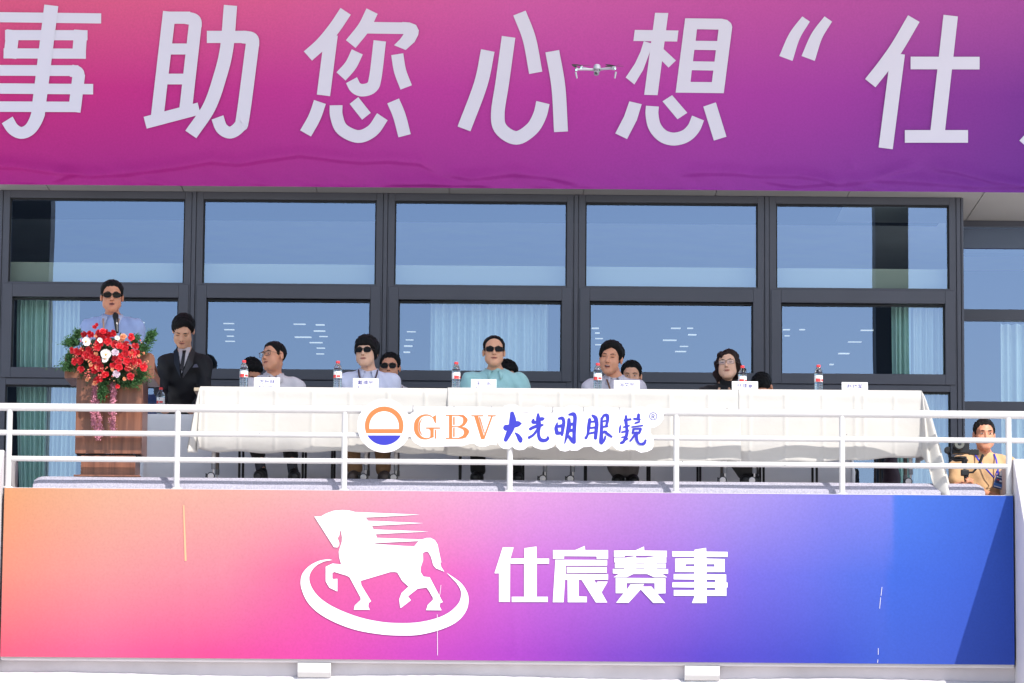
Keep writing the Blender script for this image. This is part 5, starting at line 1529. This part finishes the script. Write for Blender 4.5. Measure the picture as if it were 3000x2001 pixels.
box('shadow_gap', lx0+.012, lx1-.012, yl+.02, .39, zb(1334)+.0005, zb(1329), mat('gap_black', (16,14,16), .8), lt)
box('front_panel', lx0, lx1, yl, yl+.02, zb(1329)+.0005, zb(1092), M_WOOD, lt, bevel=.003)
for x in (lx0, lx1-.02): box('side_panel', x, x+.02, yl+.021, .40, zb(1329)+.0005, zb(1092), M_WOOD, lt, bevel=.003)
wx0, wx1 = at(190, 1090, yl).x, at(453, 1090, yl).x
zt0, zt1 = zb(1110), zb(1083)
box('desk_box', wx0, wx1, yl-.03, .42, zt0, zt1, M_WOOD, lt, bevel=.004)
zt2 = zb(1034)
pp = [(wx0, zt1+.001), (wx1, zt1+.001)]
arcp = []
for k in range(9):
    a_ = math.pi/2*k/8; arcp.append((wx1-.045+.045*math.cos(a_), zt2-.045+.045*math.sin(a_)))
arcl = [(wx0+wx1-x, z) for x, z in arcp][::-1]
MB().prism([Vector((x, yl-.028, z)) for x, z in pp+arcp+arcl], (0, .03, 0)).build('top_screen', M_WOOD, lt, bevel=.003)
MB().add([(wx0+.01, yl+.004, zt2-.03), (wx1-.01, yl+.004, zt2-.03), (wx1-.01, .41, zt1+.01), (wx0+.01, .41, zt1+.01)], [(0,1,2,3)]).build('reading_board', M_WOOD, lt)
# microphone
mk = empty('microphone', (at(342,1060,.08).x, .10, zt1+.01), 'black microphone on a gooseneck before the speaker', 'microphone')
mp_ = [at(343, 974, .14), at(341, 948, .17), at(338, 921, .20)]
MB().tube([(mk.location.x, .10, zt1+.02), (mk.location.x, .10, zt2), at(345, 990, .12)], .006, 10).build('gooseneck', M_BLACK, mk, smooth=True)
MB().tube([mp_[0], mp_[1]], [.013, .018], 16).build('handle', M_BLACK, mk, smooth=True)
MB().tube([mp_[1], mp_[1]+(mp_[2]-mp_[1])*.45], [.0185, .0185], 16).build('sleeve', M_BLACK, mk, smooth=True)
MB().tube([mp_[1]+(mp_[2]-mp_[1])*.45, mp_[1]+(mp_[2]-mp_[1])*.75, mp_[2], mp_[2]+(mp_[2]-mp_[1])*.18], [.020,.0235,.022,.010], 16).build('grille', mat('mic_grille', (30,30,34), .7, bump=.8, bscale=400), mk, smooth=True)
tq = mp_[1]+Vector((.006,-.019,-.004)); MB().box(tq.x-.006,tq.x+.006,tq.y-.001,tq.y+.001,tq.z-.010,tq.z+.010).build('tape_mark', M_EYEW, mk)

# ------------------------------------------------------------------ flower arrangement
Fy = yl-.10
bq = empty('flower_arrangement', (at(312,1060,Fy).x, Fy, zb(1110)), 'large bouquet of red roses and white orchids with tinsel ribbons on the lectern front', 'bouquet')
M_ROSE = mat('red_rose', (188, 16, 34), .55, noise=.25, nscale=40); M_ROSE2 = mat('bright_rose', (214, 28, 44), .5, noise=.2, nscale=40)
M_PEACH = mat('peach_petal', (224, 150, 110), .6); M_ORCH = mat('white_orchid', (226, 218, 216), .6); M_LILAC = mat('lilac_rose', (206, 186, 200), .6)
M_YEL = mat('orchid_heart', (214, 160, 70), .6); M_BERRY = mat('pink_berry', (206, 92, 84), .35); M_LEAF = mat('dark_leaf', (44, 74, 40), .6); M_FERN = mat('fern_green', (62, 106, 56), .7, noise=.4, nscale=30)
def petal(mb, M, wd, ln, cup, lift):
    R = []
    for j in range(5):
        t = j/4
        w_ = wd*math.sin(math.pi*min(1, .18+.80*t)**.8)*(1 if t < .99 else .65)
        R.append([M @ Vector((w_*s_, -(lift*t+cup*s_*s_*.5*t) , ln*t*(1-.12*s_*s_))) for s_ in (-1,-.5,0,.5,1)])
    mb.grid(R)
def rose_mesh(seed, r=.031):
    """front faces -y"""
    rn = random.Random(seed); mb = MB()
    for ring, (n, rad_, ln, opn) in enumerate(((3,.15,.50,.12),(4,.32,.62,.30),(5,.48,.78,.55),(5,.62,.92,.85))):
        for k in range(n):
            a_ = 2*math.pi*(k+.5*ring)/n+rn.uniform(-.25,.25)
            # each petal is a cupped patch rising towards the viewer and opening outwards
            R = []
            wdt = 2.5/n
            for j in range(5):
                t = j/4; row = []
                for i in range(6):
                    s_ = (i/5-.5)*2; aa = a_+s_*wdt*(.75+.25*t)
                    rr_ = r*(rad_*(.55+.45*t)+opn*.45*t**2.2*(1-.15*s_*s_))
                    dep = r*(ln*t*(1-.10*s_*s_)*(1-.55*opn*t))
                    row.append((rr_*math.cos(aa), -dep+.10*r*ring-.3*r, rr_*math.sin(aa)))
                R.append(row)
            mb.grid(R)
    mb.ell((0, .1*r, 0), (.5*r, .6*r, .5*r), 8, 6)
    me = mb.mesh('rose'); shade(me, 180); return me
roses = [rose_mesh(i) for i in range(4)]
for i, me_ in enumerate(roses): me_.materials.append((M_ROSE, M_ROSE2)[i % 2])
lil = rose_mesh(9); lil.materials.append(M_LILAC); pea = rose_mesh(11, .022); pea.materials.append(M_PEACH)
bc = (312, 1020)
def b5(x, y): return (160+x/4.9, 920+y/4.9)
def place(me, name, x, y, sc, dep=0.0, rr=None):
    u, v = b5(x, y)
    rx, ry = (u-bc[0])/140, (v-bc[1]-20)/110
    bulge = .12*max(0, 1-.8*(rx*rx+ry*ry))
    p = at(u, v, Fy-bulge-dep)
    o = bpy.data.objects.new(name, me); COL.objects.link(o); o.parent = bq
    o.location = p-Vector(bq.location)
    o.rotation_euler = (rad(-ry*30+random.uniform(-14,14)+6), random.uniform(0, 6.28), rad(rx*38+random.uniform(-14,14)))
    o.scale = (sc, sc, sc)
    return o
RS = [(436,290),(525,285),(640,270),(690,262),(760,290),(850,275),(640,310),(610,160),(570,190),(1085,335),(640,430),(760,400),(860,450),(930,470),(1020,430),(1010,500),(1155,465),(270,520),(330,540),(400,540),(490,520),(520,580),(460,600),
      (610,480),(1015,570),(950,610),(870,640),(1110,570),(1170,560),(300,680),(375,680),(615,650),(560,640),(1035,680),(1130,680),(1190,700),(840,740),(920,765),(910,690),(1265,765),(380,795),(560,760),(640,750),(580,820),(660,790),(725,880),(1085,905),(640,930),(605,965),(900,1040),(730,1180),(790,300),(1050,760),(700,360)]
for i, (x, y) in enumerate(RS):
    sc = 1.0 if i not in (7, 8, 50, 49) else .6
    place(roses[i % 4], 'rose', x, y, sc*random.uniform(.88, 1.12), random.uniform(-.01, .02))
for x, y in ((985,335),(960,345)): place(pea, 'rose', x, y, 1.2, .01)
for x, y in ((885,860),(870,560)): place(lil, 'lilac_rose', x, y, .95, .02)
for x, y in ((470,945),(580,990),(610,770),(1205,600),(1100,560),(520,730),(830,800),(600,575),(1000,935),(1150,725),(590,320),(1275,560),(1110,775)): place(pea, 'peach_bud', x, y, random.uniform(.55, .9), .015)
def orchid_mesh():
    mb = MB()
    for k, (a_, wd, ln) in enumerate(((20,.026,.036),(160,.026,.036),(90,.017,.034),(-40,.016,.033),(-140,.016,.033))):
        R = []
        for j in range(6):
            t = j/5; w_ = wd*math.sin(math.pi*min(.97, .08+.86*t))
            R.append([Vector((ln*t*math.cos(rad(a_))-w_*s_*math.sin(rad(a_)), -.006*t-.004*s_*s_-.001*k, ln*t*math.sin(rad(a_))+w_*s_*math.cos(rad(a_)))) for s_ in (-1,-.5,0,.5,1)])
        mb.grid(R)
    me = mb.mesh('orchid'); me.materials.append(M_ORCH); shade(me, 180); return me
orc = orchid_mesh(); orh = MB().ell((0,-.010,-.003), (.006,.008,.007), 10, 6).mesh('orchid_heart'); orh.materials.append(M_YEL)
for x, y, sc, tl in ((735,575,1.15,.1),(455,395,1.0,1.2),(730,650,.8,2.6),(650,378,.62,.8),(900,345,.6,.4)):
    o = place(orc, 'orchid', x, y, sc, .045); o.rotation_euler = (rad(8), tl, rad(random.uniform(-12,12)))
    q = bpy.data.objects.new('orchid_heart', orh); COL.objects.link(q); q.parent = o
# berries: tight sprays
bm_ = MB().ell((0,0,0), (.0055,.0055,.0055), 8, 6).mesh('berry'); bm_.materials.append(M_BERRY); shade(bm_, 180)
bm2 = MB().ell((0,0,0), (.0055,.0055,.0055), 8, 6).mesh('berry'); bm2.materials.append(M_PEACH); shade(bm2, 180)
for x, y, n in ((450,850,8),(500,830,6),(490,680,8),(365,490,7),(300,610,6),(1320,690,7),(1050,780,6),(1120,620,8),(1180,720,6),(740,770,5),(560,420,6),(560,480,6),(1080,460,6),(650,880,6),(830,900,5),(690,790,5),(400,380,4),(940,400,6),(1230,410,4),(480,920,5)):
    for _ in range(n):
        o = place(bm_ if random.random() < .65 else bm2, 'berry', x+random.gauss(0, 22), y+random.gauss(0, 22), random.uniform(.7, 1.15), .03)
# greenery
def fern(name, m, spots, n_each, lw, ll):
    mb = MB(); rn = random.Random(5)
    for (x, y, rx, ry, dx, dy) in spots:
        u0, v0 = b5(x-dx, y-dy)
        for s_ in range(n_each):
            ex, ey = x+rn.gauss(0, rx*.55), y+rn.gauss(0, ry*.55)
            u1, v1 = b5(ex, ey)
            a_, b_ = at(u0, v0, Fy+.03), at(u1, v1, Fy+rn.uniform(-.06, .03))
            L = (b_-a_)
            for j in range(12):
                t = .45+.55*j/11
                p = a_+L*t+Vector((rn.gauss(0,.004), rn.gauss(0,.006), rn.gauss(0,.004)))
                d = (L.normalized()+Vector((rn.gauss(0,.8), rn.gauss(0,.8), rn.gauss(0,.8)))).normalized()
                sd_ = d.cross(Vector((rn.gauss(0,1), rn.gauss(0,1), rn.gauss(0,1)))).normalized()*lw
                e = p+d*ll*rn.uniform(.7, 1.3)
                mb.add([p, (p+e)/2+sd_, e, (p+e)/2-sd_], [(0,1,2,3)])
    o = mb.build(name, m, bq, fixn=False); o['kind'] = 'stuff'
fern('fern_leaves', M_FERN, [(260,370,110,90,-120,-90),(320,280,50,50,-60,-60),(190,410,60,50,-120,-30),(200,720,110,100,-140,-10),(230,620,60,70,-90,-30),(160,760,60,60,-120,20),(1170,350,60,80,80,-110),(1390,320,50,90,120,-120),(1300,470,90,100,120,-80),(1270,880,90,110,110,80),(1180,980,110,80,100,110),(1060,1010,110,60,40,110),(700,1080,80,110,0,110),(680,1180,50,60,0,90),(1420,270,40,40,100,-60)], 62, .0034, .019)
fern('filler_leaves', M_LEAF, [(700,600,420,300,0,0),(900,800,300,180,0,0),(500,700,260,180,0,0),(950,950,160,90,0,40),(800,880,200,90,0,0)], 40, .006, .026)
MB().ell(at(*b5(740,600), Fy+.055)-Vector((0,0,0)), (.22,.045,.14), 20, 10).build('foam_base', mat('foam_dark', (20,34,22), .9), bq, smooth=True)
# tinsel ribbons: strings of small glittering discs
M_TIN = mat('pink_tinsel', (236, 160, 182), .35, metal=.15, noise=.5, nscale=60)
def tinsel(pts, n, wd):
    mb = MB(); rn = random.Random(int(pts[0][0]))
    q = [at(*b5(x, y), Fy+.005) for x, y in pts]
    ln = [0]
    for a_, b_ in zip(q[:-1], q[1:]): ln.append(ln[-1]+(b_-a_).length)
    for k in range(n):
        s_ = ln[-1]*k/n; i = max(j for j in range(len(ln)-1) if ln[j] <= s_)
        p = q[i].lerp(q[i+1], (s_-ln[i])/(ln[i+1]-ln[i]))+Vector((rn.gauss(0, wd), rn.gauss(0, wd), rn.gauss(0, .004)))
        a_ = Vector((rn.gauss(0,1), rn.gauss(0,1), rn.gauss(0,1))).normalized(); b_ = a_.orthogonal().normalized()
        r_ = .0052; mb.add([p+a_*r_, p+b_*r_, p-a_*r_, p-b_*r_], [(0,1,2,3)])
    o = mb.build('tinsel_ribbon', M_TIN, bq, fixn=False); o['kind'] = 'stuff'
tinsel([(575,1010),(580,1250),(560,1420),(570,1560),(620,1800)], 1100, .010)
tinsel([(590,1150),(610,1350),(640,1480),(650,1760)], 800, .009)
tinsel([(840,920),(845,1100),(835,1300),(830,1500),(845,1760)], 1400, .011)
tinsel([(560,1240),(545,1400),(560,1600)], 400, .008)

# ------------------------------------------------------------------ dark bag behind the right end, seen below the cloth
bgm = at(2612, 1380, 1.15)
t = empty('bag', (bgm.x, 1.2, 0), 'dark purple bag on the floor under the right end of the front table', 'bag')
S_ = Sdf((bgm.x-.16, 1.0, -.02), (bgm.x+.16, 1.4, .5), .008)
S_.ell((bgm.x, 1.2, .10), (.075, .10, .12), None, .05).ell((bgm.x, 1.2, .25), (.060, .08, .16), None, .05).cut(lambda X: .002-X[...,2])
S_.warp(lambda X: .006*np.sin(X[...,2]*35+X[...,0]*20)); S_.build('pouch', mat('bag_purple', (44,32,44), .8), t)
MB().tube([(bgm.x-.03,1.2,.38),(bgm.x-.03,1.2,.46),(bgm.x+.03,1.2,.46),(bgm.x+.03,1.2,.38)], .008, 8).build('handle', mat('bag_purple', (44,32,44), .8), t, smooth=True)

# ------------------------------------------------------------------ drone
yD = -.5
pd = px(yD)
dc = at(1751, 204, yD)
dr = empty('drone', (dc.x, yD, dc.z), 'small white quadcopter drone hovering before the upper banner', 'drone')
M_DW = mat('drone_white', (150, 150, 158), .4); M_DG = mat('drone_grey', (110, 108, 118), .45); M_DB = mat('propeller_black', (26, 24, 30), .5)
D5 = lambda x, y, d=0: at(1650+x/11.195, 150+y/11.195, yD+d)
S_ = Sdf(np.array(dc)-(.06,.14,.06), np.array(dc)+(.06,.14,.06), .003)
c0 = np.array(D5(1110, 570))
S_.ell(c0+(0,.02,0), (.030,.085,.024), None, .01).ell(c0+(0,-.03,.012), (.024,.03,.016), None, .01).ell(c0+(0,-.05,-.010), (.026,.022,.016), None, .01)
S_.build('fuselage', M_DW, dr)
for x in (1040, 1200): q = D5(x, 615, -.072); MB().box(q.x-.003,q.x+.003,q.y-.002,q.y+.004,q.z-.008,q.z+.008).build('sensor', M_DB, dr)
q = D5(1115, 465, -.055); MB().ell(q, (.004,.004,.004), 8, 6).build('sensor', M_DB, dr)
q = D5(1090, 730, -.05); gm_ = MB().ell(q, (.021,.020,.018), 14, 10).build('gimbal', M_DG, dr, smooth=True)
MB().lathe([(.008,q.y-.019),(.010,q.y-.024),(.007,q.y-.026)], (q.x-.002,0,q.z-.002), 14, 'Y').build('camera_lens', M_DB, gm_, smooth=True)
arms_d = [((960,600),(440,600),-.07), ((960,620),(600,540),.10), ((1240,590),(1690,560),-.07), ((1240,590),(1640,560),.10)]
for (a_, b_, d_) in arms_d:
    A_, B2 = D5(*a_, d_*.4), D5(*b_, d_)
    ar = MB().tube([A_, A_.lerp(B2, .5)+Vector((0,0,.001)), B2], [.009,.0085,.0075], 10).build('arm', M_DW, dr, smooth=True)
    mt = MB().lathe([(.009,-.012),(.010,-.008),(.010,.008),(.007,.013)], B2, 14).build('motor', M_DW, dr, smooth=True)
    pr0 = B2+Vector((0,0,.016))
    MB().lathe([(.004,-.003),(.005,.0),(.003,.004)], pr0, 10).build('propeller_hub', M_DB, mt, smooth=True)
    ang = rad(22 if d_ < 0 else -35) + (0 if a_[0] > 1000 else .7)
    for s_ in (-1, 1):
        R = []
        for j in range(7):
            t = j/6; w_ = .0095*math.sin(math.pi*(.12+.78*t))
            c_ = pr0+Vector((math.cos(ang)*s_, math.sin(ang)*s_, .10))*0 + Vector((math.cos(ang)*s_*.075*t, math.sin(ang)*s_*.075*t, .006*t))
            sd_ = Vector((-math.sin(ang)*s_, math.cos(ang)*s_, .35))*w_
            R.append([c_-sd_, c_+sd_])
        o = MB().grid(R).build('propeller_blade', M_DB, mt, smooth=True, fixn=False); o.modifiers.new('t','SOLIDIFY').thickness = .001
    if d_ < 0:
        F0 = D5(b_[0]-30 if a_[0] < 1000 else b_[0]+40, 680, d_); F1 = D5(450 if a_[0] < 1000 else 1690, 890, d_)
        MB().tube([F0, F1], [.0075, .0055], 10).build('landing_leg', M_DW, dr, smooth=True)
    lq = B2+Vector((.004 if a_[0] > 1000 else -.004, -.010, -.006)); MB().ell(lq, (.004,.003,.004), 8, 6).build('status_lamp', mat('drone_lamp', (150, 245, 215), .3, emit=2.0), mt, smooth=True)
# it hovers six metres out in front of the balcony
dr.scale = (px(-6.0)/px(yD),)*3
dr.location = at(1751, 204, -6.0)
